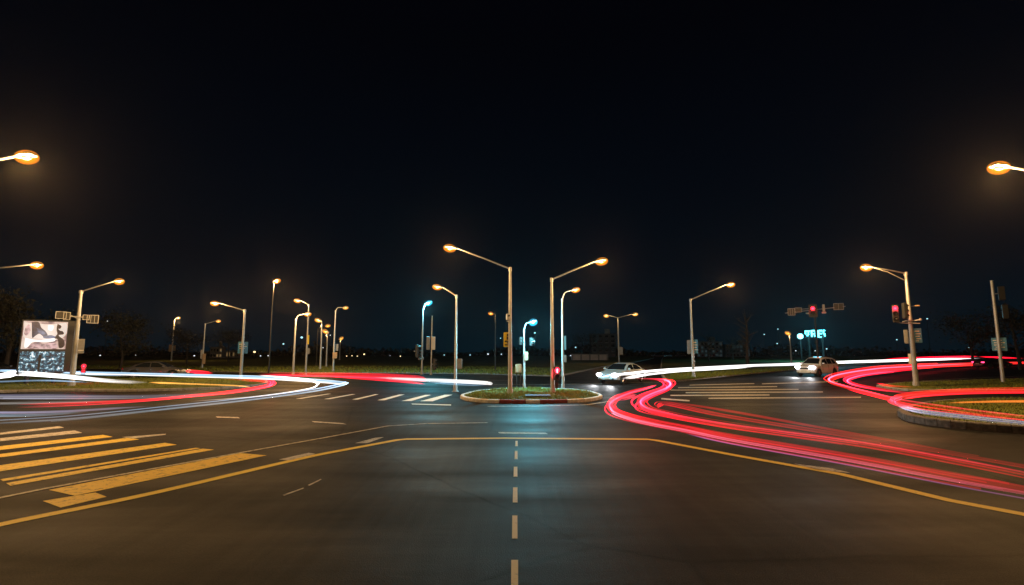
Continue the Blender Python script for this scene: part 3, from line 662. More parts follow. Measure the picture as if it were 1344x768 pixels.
def blob(pts, mat, lay, nm):
    m = MB(); q = spline([Vector((x * W_ / 2, 0, z * hU / 2)) for x, z in pts + pts[:1]], 4)[:-1]
    y = .038 - lay * .003
    m.add([(v.x, y, zu + v.z) for v in q] + [(v.x, y - .002, zu + v.z) for v in q], [tuple(range(len(q)))] + [tuple(range(2 * len(q) - 1, len(q) - 1, -1))]); m.build(nm, picm[mat], up)
blob([(-.95, .9), (-.5, .85), (.0, .8), (.5, .85), (.93, .9), (.95, .1), (.6, -.3), (0, -.3), (-.7, -.2), (-.95, -.1)], 'pale', 1, 'picture_wall')
blob([(-.65, .92), (-.35, .95), (-.2, .55), (.0, .3), (.12, .0), (-.05, -.1), (-.25, .1), (-.42, -.05), (-.55, -.2), (-.6, .3)], 'navy', 2, 'picture_figure')
blob([(-.4, .5), (-.2, .4), (.02, .12), (-.12, .05), (-.3, .2)], 'blue', 3, 'picture_cloth')
blob([(.52, .85), (.7, .7), (.66, .5), (.5, .55)], 'dark', 3, 'picture_head')
blob([(-.9, .55), (-.75, .75), (-.66, .3), (-.8, -.05), (-.92, .1)], 'pink', 3, 'picture_curtain')
blob([(.1, .75), (.35, .7), (.3, .35), (.12, .42)], 'white', 2, 'picture_window')
blob([(-.1, -.1), (.25, .02), (.5, -.12), (.3, -.22), (0, -.22)], 'blue', 3, 'picture_cloth')
blob([(.5, .75), (.62, .4), (.8, .3), (.85, .1), (.62, .0), (.9, -.35), (.92, -.8), (.7, -.9), (.6, -.3), (.42, -.2), (.55, .1), (.5, .4)], 'dark', 2, 'picture_figure')
blob([(-.85, -.2), (-.4, -.33), (.1, -.3), (.45, -.2), (.45, -.42), (0, -.5), (-.5, -.5), (-.7, -.85), (-.85, -.85)], 'white', 2, 'picture_table')
blob([(-.6, -.6), (0, -.62), (.5, -.55), (.55, -.92), (-.55, -.92)], 'pink', 2, 'picture_floor')
hl_ = zM - zB - .1
m = MB(); m.rbox((0, .06, zB + hl_ / 2), (W_, .04, hl_), .01); m.build('lower_screen', screen_mat('lower'), t)
m = MB(); m.box((-W_ * .06, .036, zB + hl_ * .45), (.12, .02, hl_ * .8)); m.build('mullion', M['black'], t)
lamp_light(t, (0, -.8, zu), (.9, .85, .85), 60, .5)

# ------------------------------------------------------------------ cars
def lerp_tab(tab, x):
    if x <= tab[0][0]: return tab[0][1]
    for (a, va), (b, vb) in zip(tab, tab[1:]):
        if x <= b:
            t = (x - a) / (b - a); t = t * t * (3 - 2 * t) * .5 + t * .5; return va + (vb - va) * t
    return tab[-1][1]
CARS = dict(
    sedan=dict(L=4.6, W=.90, deck=[(-2.3, .78), (-2.2, .93), (-1.6, .99), (-.5, .94), (.9, .93), (1.5, .86), (2.05, .72), (2.25, .60), (2.3, .50)],
               hw=[(-2.3, .62), (-2.15, .78), (-1.7, .88), (0, .90), (1.6, .88), (2.05, .76), (2.25, .60), (2.3, .45)],
               roof=[(-1.75, .97), (-1.2, 1.26), (-.7, 1.40), (-.2, 1.43), (.25, 1.38), (.65, 1.18), (1.05, .93)], belt=.93, wb=.82, wr=.33, ax=(-1.36, 1.40),
               ws=(.33, .98), rw=(-1.66, -1.0), sides=[[(.85, .97), (.30, 1.30), (-.18, 1.34), (-.18, .97)], [(-.26, .97), (-.26, 1.34), (-.75, 1.31), (-1.18, 1.12), (-1.30, .99)]], hz=.64, tz=.83),
    suv=dict(L=4.5, W=.93, deck=[(-2.25, .95), (-2.2, 1.08), (-1.5, 1.10), (.9, 1.08), (1.4, 1.02), (2.0, .92), (2.2, .80), (2.25, .6)],
             hw=[(-2.25, .72), (-2.12, .85), (-1.7, .92), (0, .93), (1.6, .91), (2.0, .82), (2.2, .68), (2.25, .5)],
             roof=[(-2.15, 1.08), (-1.95, 1.55), (-1.6, 1.68), (-.6, 1.74), (.1, 1.72), (.35, 1.64), (.75, 1.35), (1.1, 1.08)], belt=1.08, wb=.85, wr=.36, ax=(-1.34, 1.36),
             ws=(.42, 1.02), rw=(-2.09, -1.9), sides=[[(.85, 1.12), (.38, 1.50), (-.2, 1.60), (-.2, 1.12)], [(-.28, 1.12), (-.28, 1.60), (-1.05, 1.58), (-1.05, 1.12)], [(-1.13, 1.12), (-1.13, 1.57), (-1.6, 1.50), (-1.75, 1.14)]], hz=.82, tz=1.0))
def make_car(label, kind, paint, loc, heading, group, headlit=True, taillit=False, name='car'):
    c = CARS[kind]; t = thing(name, label, 'car', loc, heading, group); N = 56; L = c['L']; wz = c['wr']; Rw = c['wr'] + .055
    m = MB(); vs = []; fs = []; K = 15
    for i in range(N + 1):
        x = -L / 2 + L * i / N; zt = lerp_tab(c['deck'], x); w_ = lerp_tab(c['hw'], x)
        zb = .24 + .10 * max(0, (abs(x) - L / 2 + .5) / .5)
        for ax in c['ax']:
            if abs(x - ax) < Rw: zb = max(zb, wz + math.sqrt(Rw * Rw - (x - ax) ** 2))
        half = [(0, zb), (w_ * .88, zb), (w_ * .985, zb + (zt - zb) * .10), (w_, zb + (zt - zb) * .38), (w_ * 1.0, zb + (zt - zb) * .62), (w_ * .965, zb + (zt - zb) * .86), (w_ * .91, zt - .01), (w_ * .6, zt + .012)]
        full = half + [(0, zt + .02)] + [(-a, b) for a, b in half[:0:-1]]
        K = len(full); vs += [(x, a, b) for a, b in full]
    for i in range(N):
        for j in range(K): fs.append((i * K + j, i * K + (j + 1) % K, (i + 1) * K + (j + 1) % K, (i + 1) * K + j))
    fs += [tuple(range(K)), tuple(N * K + j for j in range(K - 1, -1, -1))]
    m.add(vs, fs)
    # cabin shell
    x0, x1 = c['roof'][0][0], c['roof'][-1][0]; NC = 30; vs = []; fs = []
    def cab(x): return lerp_tab(c['roof'], x)
    def yside(z): return c['wb'] - (z - c['belt']) * .42
    for i in range(NC + 1):
        x = x0 + (x1 - x0) * i / NC; zr = cab(x); zm = max(c['belt'] - .04, zr - .07)
        half = [(c['wb'] + .02, c['belt'] - .06), (yside(zm), zm), (yside(zr) - .06, zr - .015), (yside(zr) * .45, zr + .01)]
        full = half + [(-a, b) for a, b in half[::-1]]; KC = len(full); vs += [(x, a, b) for a, b in full]
    for i in range(NC):
        for j in range(KC - 1): fs.append((i * KC + j, i * KC + j + 1, (i + 1) * KC + j + 1, (i + 1) * KC + j))
    fs += [tuple(range(KC)), tuple(NC * KC + j for j in range(KC - 1, -1, -1))]
    m.add(vs, fs); m.build('body', M[paint], t, smooth=True)
    def screen(nm, xa, xb):
        m = MB(); vs = []; n_ = 8
        for i in range(n_ + 1):
            x = xa + (xb - xa) * i / n_; z = cab(x) + .022; hw_ = yside(z) - .10
            for j in range(5): vs.append((x, hw_ * (j / 2 - 1), z - .012 * abs(j / 2 - 1)))
        m.add(vs, [(i * 5 + j, i * 5 + j + 1, i * 5 + 6 + j, i * 5 + 5 + j) for i in range(n_) for j in range(4)]); return m.build(nm, M['glass'], t, smooth=True)
    screen('windscreen', *c['ws']); screen('rear_window', *c['rw'])
    for s in (-1, 1):
        for poly in c['sides']:
            m = MB(); m.add([(x, s * (yside(z) + .014), z) for x, z in poly], [tuple(range(len(poly)))]); m.build('side_window', M['glass'], t)
        for ax in c['ax']:
            m = MB(); yc = s * (c['W'] - .11)
            prof = [(-.10, wz * .62), (-.10, wz * .93), (-.07, wz), (.07, wz), (.10, wz * .93), (.10, wz * .62)]; vs = []; n_ = 22
            for kx in range(n_):
                a = 2 * math.pi * kx / n_
                for (yy, rr_) in prof: vs.append((ax + math.cos(a) * rr_, yc + yy, wz + math.sin(a) * rr_))
            m.add(vs, [(kx * 6 + j, ((kx + 1) % n_) * 6 + j, ((kx + 1) % n_) * 6 + (j + 1) % 6, kx * 6 + (j + 1) % 6) for kx in range(n_) for j in range(6)]); wh = m.build('wheel', M['rubber'], t, smooth=True)
            m = MB(); m.tube([(ax, yc + s * .03, wz), (ax, yc + s * .085, wz)], [wz * .2, wz * .16], 12); m.tube([(ax, yc - s * .06, wz), (ax, yc - s * .03, wz)], wz * .60, 18)
            for q in range(5):
                a = q * 1.2566; rt = Matrix.Rotation(-a, 3, 'Y'); m.rbox(Vector((ax, yc + s * .06, wz)) + rt @ Vector((wz * .36, 0, 0)), (wz * .56, .03, .055), .01, rt)
            m.build('rim', M['rim'], wh)
        fx = lerp_tab([(0, L / 2 - .20), (1, L / 2 - .2)], 0)
        m = MB(); m.ball((L / 2 - .16, s * c['W'] * .68, c['hz']), .19, 14, 8, (.95, 1.5 if kind == 'suv' else 1.35, .85 if kind == 'suv' else .66), Matrix.Rotation(s * .55, 3, 'Z')); m.build('headlight', M['headlamp'] if headlit else M['headoff'], t, smooth=True)
        m = MB(); m.rbox((-L / 2 + .09, s * c['W'] * .72, c['tz']), (.14, .34, .15), .04, Matrix.Rotation(-s * .35, 3, 'Z')); m.build('tail_light', M['tail'] if taillit else M['tailoff'], t)
        m = MB(); m.rbox((c['ws'][1] - .22, s * (c['W'] + .06), c['belt'] + .09), (.12, .2, .14), .04); m.build('mirror', M[paint], t)
        for hx in (-.12, -1.08): m = MB(); m.rbox((hx, s * (c['W'] * .985 + .005), c['belt'] - .13), (.17, .03, .03), .01); m.build('door_handle', M['chrome'], t)
        m = MB()
        for dx in (.82, -.22, -1.2): m.box((dx, s * (c['W'] + .001), c['belt'] - .36), (.012, .012, .5))
        m.build('door_gap', M['black'], t)
    m = MB(); m.rbox((L / 2 - .035, 0, c['hz'] - .10), (.08, .78, .14), .03); m.build('grille', M['black'], t)
    m = MB(); m.rbox((L / 2 - .09, 0, .38), (.17, 1.15, .13), .04); m.build('air_intake', M['black'], t)
    m = MB(); m.rbox((L / 2 + .01, 0, .50), (.03, .46, .11), .008); m.build('number_plate', M['signwhite'], t)
    m = MB(); m.rbox((-L / 2 - .005, 0, .62), (.03, .46, .11), .008); m.build('number_plate', M['signwhite'], t)
    m = MB(); m.rbox((-L / 2 + .07, 0, .42), (.16, 1.3, .16), .05); m.build('rear_bumper', M['black'], t)
    if headlit:
        for s in (-1, 1):
            lo = lamp_light(t, (L / 2 + .12, s * c['W'] * .68, c['hz']), (.95, .97, 1), 800, .08, 70)
            lo.rotation_euler = (0, R(-90 + 8), 0)
    return t
cg = 'cars on the junction'
def ang(dx, dy): return math.atan2(dy, dx)
p = G(817, 502.5); make_car('silver saloon with lit headlights beside the central island', 'sedan', 'silver', p, ang(-.66, -.75), cg)
p = G(1073, 493.5); make_car('white tall hatchback with blazing headlights facing the crossing', 'suv', 'whitecar', p, ang(-.85, -.53), cg)
p = G(1303, 483.5); make_car('dark car with glowing red tail lights at the right edge', 'sedan', 'darkcar', p, ang(.98, .12), cg, headlit=False, taillit=True)
p = G(205, 497); make_car('dark coupe with golden reflections behind the left light streaks', 'sedan', 'greycar', p, ang(.96, .28), cg, headlit=False)
p = G(-14, 497); make_car('dark car cut off by the left edge beside the billboard', 'sedan', 'greycar', p, ang(.96, .05), cg, headlit=False)
far = make_car('small pale car parked far off right of the leaning double arm lamp', 'sedan', 'greycar', G(1236, 469.6), ang(1, .2), 'cars parked far off', headlit=False)
for (px, py, a, lb) in ((862, 468.6, .1, 'tiny parked car at the left of the far row before the flats'), (876, 468.4, 3.0, 'tiny parked car in the middle of the far row before the flats'), (893, 468.5, .2, 'tiny parked car at the right of the far row before the flats')):
    c2 = copy_tree(far); c2.location = G(px, py); c2.rotation_euler = (0, 0, a); c2['label'] = lb

# ------------------------------------------------------------------ light trails: lamps of passing traffic, hanging over the lanes at lamp height
tg = 'streaks of light along the traffic lanes'
glowmats = {}; rng = random.Random(41)
def gm(col, s):
    key = (col, round(s, 2))
    if key not in glowmats: glowmats[key] = glow_mat('trail_light', col, s)
    return glowmats[key]
WH = (1.0, .95, .90); BL = (.42, .68, 1.0); RD = (1.0, .006, .022); PK = (1.0, .032, .075); OR = (1.0, .42, .08); RO = (1.0, .016, .014); LV = (.60, .60, .95)
def trail(label, streaks):
    """streaks: list of (pixel path [(x,y,width)], z, colour, brightness)"""
    first = streaks[0][0]; z_ = streaks[0][1]; a = G(first[0][0], first[0][1], z_(first[0][0]) if callable(z_) else z_)
    t = thing('light_trail', label, 'light trail', (a.x, a.y, 0), 0, tg)
    for (path, z, col, B) in streaks:
        P = []; W = []
        for (x, y, wd) in path:
            zz = z(x) if callable(z) else z
            q = G(x, y, zz); P.append(q - Vector((a.x, a.y, 0))); W.append(wd * (.74 if col in (WH, BL) else 1.15) / 2 / F * q.y)
        k = 10; pts = spline(P, k); rad = [W[min(i // k, len(W) - 1)] + (W[min(i // k + 1, len(W) - 1)] - W[min(i // k, len(W) - 1)]) * ((i % k) / k) for i in range(len(pts))]
        nt_ = max(4, len(pts) // 9)
        for i in range(nt_): rad[i] *= .08 + .92 * (i / nt_) ** .7; rad[-1 - i] *= .08 + .92 * (i / nt_) ** .7
        ra = sum(rad) / len(rad); wide = max(x[2] for x in path) >= 3.2
        m = MB(); m.tube(pts, rad, 10); m.build('streak', gm(col, B * (.34 if wide else 1) / (2 * ra)), t, smooth=True)
        if wide:                             # finer strands of other lamps within the band
            for q in range(4):
                sd, uz = rng.uniform(-2.2, 2.2), (q - 1.5) * .55 + rng.uniform(-.15, .15); ph = rng.uniform(0, 6.28); out = []
                for i, v in enumerate(pts):
                    tn = (pts[min(i + 1, len(pts) - 1)] - pts[max(i - 1, 0)]); sn = Vector((-tn.y, tn.x, 0)).normalized(); wob = .3 * math.sin(i * .11 + ph)
                    out.append(v + sn * rad[i] * (sd + wob) + Vector((0, 0, rad[i] * (uz + wob * .5))))
                r2 = [x * rng.uniform(.16, .30) for x in [1]][0]; lo_, hi_ = rng.randrange(0, len(pts) // 5 + 1), len(pts) - rng.randrange(0, len(pts) // 5 + 1)
                rr_ = [x * r2 for x in rad]; out, rr_ = out[lo_:hi_], rr_[lo_:hi_]
                m = MB(); m.tube(out, rr_, 7); m.build('streak', gm(col if q % 2 else tuple(min(1, c_ * 1.8) for c_ in col), B * rng.uniform(.25, .7) / (2 * sum(rr_) / len(rr_))), t, smooth=True)
    return t
def sh(path, dy, wd): return [(x, y + dy * (.4 + .6 * (y - 462) / 40), wd if not callable(wd) else wd(x)) for (x, y, *_) in path]
A = [(-60, 481, 3), (0, 483.5, 3), (78, 487.5, 3), (169, 490, 3), (240, 492, 4), (340, 495, 5), (411, 499, 5), (440, 501, 4), (453, 502.2, 3), (455, 503.2, 2.5), (447, 506, 3), (411, 513.5, 3), (325, 525, 3.2), (220, 536.5, 3.5), (101, 549, 4), (0, 555.5, 4), (-60, 559, 4)]
trail('blue white streak that turns back at a hairpin before the left zebra stripes', [
    (A, .65, BL, .95), (sh(A[:9], 2.5, 2.0), .65, WH, 1.2), (sh(A[9:], -2.2, 1.6), .65, BL, .7),
    ([(340, 492.5, 3), (400, 498, 3), (416, 502.5, 2.4), (417, 504.5, 2), (406, 510, 2), (340, 520, 2), (250, 527, 2)], .62, WH, 1.1)])
trail('thick white streak thinning to amber across the left island', [
    ([(-40, 495, 10), (0, 493.5, 10), (22, 490, 9), (78, 493.5, 8), (143, 499.5, 6), (195, 502, 4)], .80, WH, 1.5),
    ([(195, 502, 2.4), (240, 503.6, 1.7), (305, 506, 1.5), (331, 508.5, 1.2)], .80, OR, .9),
    ([(-40, 489, 3), (0, 486.5, 4), (78, 489, 3), (169, 493.5, 3)], .80, BL, 1.0),
    ([(-40, 503, 3), (0, 501, 3), (60, 499.5, 3), (120, 502, 2)], .75, BL, .45)])
C = [(290, 498.2, 2), (330, 498.6, 3), (351, 499.6, 3.6), (359, 502.6, 4), (350, 507, 4), (305, 514.5, 4), (247, 520, 3.5), (183, 526, 3), (100, 531, 3), (20, 534, 2.5)]
trail('red streak curling round the right tip of the left island', [(C, .7, RD, 1.5), (sh(C[3:], .8, 1.2), .7, PK, .9), ([(338, 509, 2), (237, 521.5, 2.5), (120, 528, 2.5), (20, 531, 2)], .7, RD, .9)])
trail('pale violet haze of streaks low at the left edge', [([(-60, 521, 6), (60, 521, 6), (180, 521, 4), (300, 517, 3)], .5, LV, .3), ([(-60, 530, 4), (40, 529, 4), (160, 526, 3)], .5, WH, .25), ([(-60, 541, 3), (60, 541, 3), (200, 533, 2)], .5, LV, .35), ([(-60, 545, 5), (40, 545, 4), (120, 540, 2)], .5, BL, .4)])
trail('short red streak just right of the parked dark coupe', [([(243, 487, 3), (260, 488.4, 4), (280, 489.5, 3)], .75, RD, 1.3)])
Dp = [(338, 490.4, 2), (390, 491.2, 4), (440, 492, 5), (500, 494, 5.5), (545, 496.5, 5), (560, 498, 2)]
trail('broad red streak running right from the left verge lamps', [(Dp, .72, RD, 1.1), (sh(Dp, 2.4, 2), .72, PK, 1.4), ([(430, 494, 2), (500, 498.5, 3), (540, 502, 2.5), (560, 504.5, 1)], .72, RD, .9)])
trail('white streak ending left of the central island', [([(490, 495.2, 2), (535, 497.8, 4.5), (580, 499.7, 6), (620, 501.6, 7), (640, 502.8, 6.5), (647, 503.8, 4)], .66, WH, 1.7), ([(560, 501.5, 4), (600, 504, 5), (640, 506, 4)], .62, BL, .5)])
E = [(806, 494, 6), (825, 490.6, 5), (864, 486.4, 4.6), (911, 483.4, 4.6), (981, 480, 4.4), (1040, 478.2, 4.4), (1103, 475.8, 4.4), (1180, 473.4, 4), (1240, 471.6, 3.6), (1287, 470.2, 2)]
zE = lambda x: .92 - .24 * min(1, max(0, (x - 806) / 120))
trail('long white streak running right from the silver car past the white car', [(E, zE, WH, 1.6), ([(816, 497, 5), (851, 491.4, 3), (890, 487.4, 3), (930, 485, 3), (990, 481.5, 2.2)], .86, WH, 1.4), ([(786, 495, 2), (800, 493, 3), (830, 489, 2)], .95, BL, 1.2)])
Fb = [(834, 497.4, 3), (864, 498.4, 4.5), (876, 500.6, 6), (880, 505, 6.5), (874, 510.5, 6.5), (856, 517.5, 8), (843, 524.5, 9), (841, 530.5, 8), (850, 537, 7), (871, 542.6, 6.5), (900, 549, 6), (960, 559, 6), (1020, 567, 6), (1132, 582.5, 6.5), (1246, 603, 7), (1344, 622, 8), (1440, 643, 9)]
trail('inner red streak of the S bend right of the central island', [(Fb, .72, RD, 1.0), (sh(Fb, -.8, 2.0), .72, PK, 1.3), (sh(Fb[4:], 1.8, 1.6), .72, RD, .8)])
Gb = [(862, 505, 3), (846, 510, 4), (826, 515.5, 5), (808, 523, 6), (800, 531, 7), (806, 539.5, 7.5), (828, 547.5, 8), (860, 555, 8.5), (900, 562.5, 9), (960, 575, 10), (1103, 599.5, 10), (1246, 626, 11), (1344, 643, 12), (1440, 660, 13)]
trail('broad pink streak on the outside of the S bend, nearest the yellow line', [(Gb, .72, RD, 1.0), (sh(Gb[4:], 1.2, 3.5), .70, (1.0, .14, .24), .9), (sh(Gb[8:], 3.6, 1.6), .70, (.75, .25, .75), .3), (sh(Gb[:6], .5, 2), .72, PK, .9), ([(807, 524, 4), (822, 522.5, 4), (836, 518, 3)], .7, PK, .6)])
trail('dark red streak with a hooked tip inside the S bend', [([(864, 536, 3), (865, 532.5, 4), (874, 530, 4), (923, 540.6, 4), (960, 547.5, 4), (1020, 557.5, 4), (1103, 571, 4), (1246, 595, 4), (1344, 612, 5), (1440, 630, 5)], .7, RD, .5), ([(880, 527.5, 2), (960, 540, 3), (1103, 566, 3), (1260, 594, 3)], .7, RD, .22)])
zH = lambda x: .72 - .24 * min(1, max(0, (x - 1190) / 80))
Hb = [(1440, 473, 3), (1344, 476.2, 3.5), (1269, 478.4, 4), (1180, 482.5, 4.5), (1140, 486, 4.5), (1106, 491.4, 4), (1090, 496.5, 3.6), (1090, 501.5, 3.6), (1112, 508.5, 4), (1140, 515.5, 4), (1175, 524, 4), (1215, 531, 4.5), (1280, 540, 5), (1344, 547.5, 5), (1440, 557, 6)]
trail('outer red streak of the wide U turn around the leaning double arm lamp', [(Hb, zH, RO, .9), (sh(Hb[2:], -1.0, 1.6), zH, PK, 1.2), (sh(Hb[8:], 2.2, 1.8), .72, RD, .8)])
Ib = [(1230, 481.5, 2), (1180, 486, 3.5), (1140, 490.5, 4), (1119, 495, 4), (1112, 499.5, 4), (1124, 505, 4), (1160, 511.5, 3.6), (1205, 516, 2)]
trail('inner red streak of the wide U turn', [(Ib, .72, RD, 1.0), (sh(Ib[1:], .8, 1.4), .72, PK, .9), ([(1150, 503, 2), (1170, 506.5, 2.4), (1200, 508, 1.5)], .6, RD, .5)])
Jb = [(1440, 511.5, 5), (1344, 512, 5), (1270, 513, 5), (1215, 516, 5), (1184, 520, 4.5), (1170, 525, 4), (1178, 531, 4), (1210, 538, 5), (1280, 546, 5.5), (1344, 552.5, 6), (1440, 561, 7)]
trail('red and lilac loop hugging the rough kerb of the right island', [(Jb[:6], .72, RO, 1.3), (sh(Jb[:5], 2.8, 2.5), .72, RD, 1.0), (Jb[4:8], .72, PK, .9), (sh(Jb[6:], 1.5, lambda x: 5), .66, LV, .55), (sh(Jb[6:], -.6, 1.6), .72, PK, .8), ([(1240, 529, 1.6), (1290, 527.4, 2.4), (1344, 526.8, 3), (1440, 527, 3)], .6, (1, .22, .03), .8)])
trail('faint red streak above the long white one at the far right', [([(1160, 471.4, 1.5), (1200, 470.2, 2.4), (1240, 469, 2.4), (1284, 467.8, 1.5)], .9, RD, 1.0), ([(1284, 468.2, 1.5), (1344, 470.5, 2)], .9, RD, .6)])

# ------------------------------------------------------------------ things far off
def building(label, x0, x1, ytop, ybase, dist, mat, rows, cols, lit, seed, winm='wincool', name='apartment_building', roofbox=True):
    rnd = random.Random(seed); a = D(x0, ytop, dist); b = D(x1, ytop, dist); h = a.z; wd = b.x - a.x; dp = wd * .5
    t = thing(name, label, 'building', ((a.x + b.x) / 2, dist + dp / 2, 0))
    m = MB(); m.box((0, 0, h / 2 - .1), (wd, dp, h + .2)); m.box((0, 0, h + .15), (wd + .5, dp + .5, .3)); m.build('wall', M[mat], t)
    if roofbox: m = MB(); m.box((wd * .2, 0, h + 1.2), (wd * .18, dp * .4, 1.9)); m.build('roof', M['concrete'], t)
    for r in range(rows):
        for c in range(cols):
            x = -wd / 2 + (c + .5) * wd / cols; z = (r + .55) * h / rows; ww, wh = wd / cols * .5, h / rows * .5
            m = MB(); m.box((x, -dp / 2 - .03, z), (ww, .08, wh)); wn = m.build('window', M[winm] if rnd.random() < lit else M['darkwin'], t)
            m = MB(); m.box((x, -dp / 2 - .12, z - wh / 2 - .08), (ww * 1.15, .24, .12)); m.build('sill', M['concrete'], wn)
    return t
building('dim block of flats with pale windows behind the verge lamp', 914, 948, 449, 466, 210, 'plaster', 4, 7, .5, 3)
building('lower dim block with pale windows, right of the block of flats', 952, 984, 453, 466, 215, 'plaster', 3, 7, .4, 5)
building('unlit boxy building behind the double armed lamp', 776, 808, 439, 468, 190, 'dimwall', 5, 4, .0, 1)
building('far low house with amber lit windows left of the pale blue plate', 276, 292, 456.5, 468, 170, 'plaster', 2, 4, .55, 2, 'winwarm', 'house')
building('long low house with few amber windows behind the blue plate lamp', 294, 314, 461, 468, 175, 'plaster', 1, 7, .45, 9, 'winwarm', 'house', False)
p0, p1_ = D(751, 465.5, 130), D(797, 465.5, 130); t = thing('boundary_wall', 'low pale wall at the far side left of the silver car', 'wall', ((p0.x + p1_.x) / 2, 130, 0)); wd = p1_.x - p0.x
m = MB(); m.box((0, 0, p0.z / 2), (wd, .3, p0.z)); m.build('wall', M['palewall'], t); m = MB(); m.box((0, 0, p0.z + .06), (wd + .2, .42, .12)); m.build('coping', M['plaster'], t)
for i in range(5): m = MB(); m.box((-wd / 2 + i * wd / 4, 0, p0.z / 2 + .05), (.45, .45, p0.z + .3)); m.build('pier', M['plaster'], t)
# illuminated roof sign: block letters too blurred to read
ys = 120; sgn = D(1070, 438.5, ys); k = ys / F * .86
t = thing('illuminated_sign', 'glowing cyan sign of blurred block letters beneath the red gantry signal', 'sign', (sgn.x, sgn.y, 0), facing(sgn))
z0 = sgn.z
for zz in (-5, 5): m = MB(); m.box((0, .5, z0 + zz * k), (28 * k, .12, .12)); m.build('rail', M['dpole'], t)
m = MB(); m.tube([(-9 * k, .6, 0), (-9 * k, .6, z0)], .25, 8); m.tube([(9 * k, .6, 0), (9 * k, .6, z0)], .25, 8); m.build('support', M['dpole'], t)
def glyph(boxes, nm='letter'):
    m = MB()
    for (x, z, a, b_) in boxes: m.box((x * k, .2, z0 + z * k), (a * k, .35, b_ * k))
    m.build(nm, M['tealsign'], t)
glyph([(-11, 4.6, 5, 2), (-12.6, 2, 2, 4), (-9, 1.4, 2, 5), (-10.4, -1.8, 3, 2), (-7.6, 4.6, 2, 2)])
glyph([(-4.6, 1, 2.2, 10), (-1.6, 5, 4, 2), (-1.6, .4, 4, 2), (.4, 2.8, 2, 3), (-.6, -2.6, 2, 3)])
glyph([(4.2, .2, 2.4, 11), (7, 5, 4, 2), (7, .6, 3.4, 1.8), (6.4, -4.6, 3, 2)])
glyph([(11.4, 5, 3.4, 1.8), (11.4, .4, 3, 1.8), (12.2, -2, 2, 3), (10.6, 2.6, 1.6, 2.8)])
lamp_light(t, (0, -9, z0 + 1), TEAL, 9000, 1.5)
fl = D(1050.3, 441.5, ys - 4); t = thing('floodlight', 'cyan floodlight glaring just left of the illuminated sign', 'light', (fl.x, fl.y, 0), facing(fl))
m = MB(); m.tube([(0, .3, 0), (0, .3, fl.z)], .12, 8); m.build('post', M['dpole'], t); m = MB(); m.ball((0, -.1, fl.z), .62, 12, 8, (1, .5, 1)); m.build('lamp', M['tealstar'], t, smooth=True); m = MB(); m.rbox((0, .3, fl.z), (1.3, .4, 1.3), .1); m.build('housing', M['black'], t)
# distant lamps, each a post with a lantern
def far_lamp(px, py, kind, rpx, dist, lb, poly=True):
    p = D(px, py, dist); t = thing('distant_lamp', lb, 'lamp', (p.x, dist, 0), 0, 'distant lamps beyond the fields'); r = rpx / F * dist
    m = MB(); m.tube([(0, .1, 0), (0, .1, p.z)], .10, 6); m.build('post', M['dpole'], t)
    m = MB(); m.ball((0, 0, p.z), r, 8, 6, (1, 1, .8)); m.build('lantern', M[kind], t, smooth=True)
    m = MB(); m.tube([(0, 0, p.z + r * .75), (0, 0, p.z + r * 1.0)], [r * 1.0, r * .3], 8); m.build('cap', M['dpole'], t)
far_lamp(334, 462, 'dotwarm', 1.5, 150, 'warm distant lamp right of the pale blue plate')
far_lamp(342, 467.2, 'dotwhite', .9, 160, 'tiny white distant lamp just right of the warm one by the blue plate')
far_lamp(352, 467, 'dotwhite', .9, 170, 'second tiny white distant lamp right of the warm one by the blue plate')
far_lamp(372, 451.5, 'dotcool', 1.2, 190, 'small teal distant lamp left of the verge row')
far_lamp(396, 443, 'dotcool', 1.7, 150, 'pale cold distant lamp between the first two verge row poles')
far_lamp(424, 456.5, 'dotwhite', .8, 180, 'tiny white distant lamp among the verge row poles')
far_lamp(433.5, 440, 'dotwhite', .8, 180, 'tiny distant lamp left of the tall thin verge lamp')
far_lamp(478, 465, 'dotwarm', 1.1, 170, 'distant lamp alone right of the verge row')
for i, (px, py) in enumerate(((455, 467.4), (462, 467), (469, 467.5))): far_lamp(px, py, 'dotwarm', .7, 180, ('left', 'middle', 'right')[i] + ' one of three tiny warm lamps close right of the verge row')
far_lamp(525.5, 467.6, 'dotwarm', .8, 175, 'tiny warm distant lamp left of the left blue white lamp')
far_lamp(512, 466.5, 'dotwhite', .5, 190, 'faint distant lamp between the verge row and the left blue white lamp')
far_lamp(583, 466, 'dotcool', .8, 190, 'tiny cold distant lamp between the plain post and the lamp left of the island')
far_lamp(617, 466, 'dotcool', .8, 200, 'tiny cold distant lamp right of the lamp left of the island')
far_lamp(640.5, 464.8, 'dotwhite', 1.2, 190, 'white distant lamp left of the slim distant street lamp')
far_lamp(658, 465, 'dotwhite', .8, 190, 'white distant lamp just left of the left island lamp')
far_lamp(657, 444, 'dotcool', .8, 190, 'cold distant lamp beside the yellow sign')
far_lamp(702, 437, 'dotcool', 1.3, 120, 'cold lamp hanging just under the right blue white lamp')
far_lamp(749, 466.8, 'dotwhite', .8, 190, 'tiny distant lamp at the left end of the low pale wall')
far_lamp(755.5, 456, 'dotcool', 1.0, 200, 'tiny cold distant lamp above the low pale wall')
for i, (px, py, kd) in enumerate(((1003, 439, 'dotcool'), (1021, 432, 'dotcool'), (1020, 451, 'dotcool'))): far_lamp(px, py, kd, .9, 190, ('lowest dim', 'highest dim', 'rightmost dim')[i].replace('lowest dim', 'leftmost dim').replace('rightmost dim', 'lowest dim') + ' cold lamp left of the cyan sign')
far_lamp(1044.5, 460.5, 'dotwhite', .8, 190, 'tiny lamp above the bonnet of the white car')
far_lamp(1063, 460.5, 'dotwhite', .8, 190, 'left one of two tiny lamps above the white car roof')
far_lamp(1070, 460.5, 'dotwhite', .8, 190, 'right one of two tiny lamps above the white car roof')
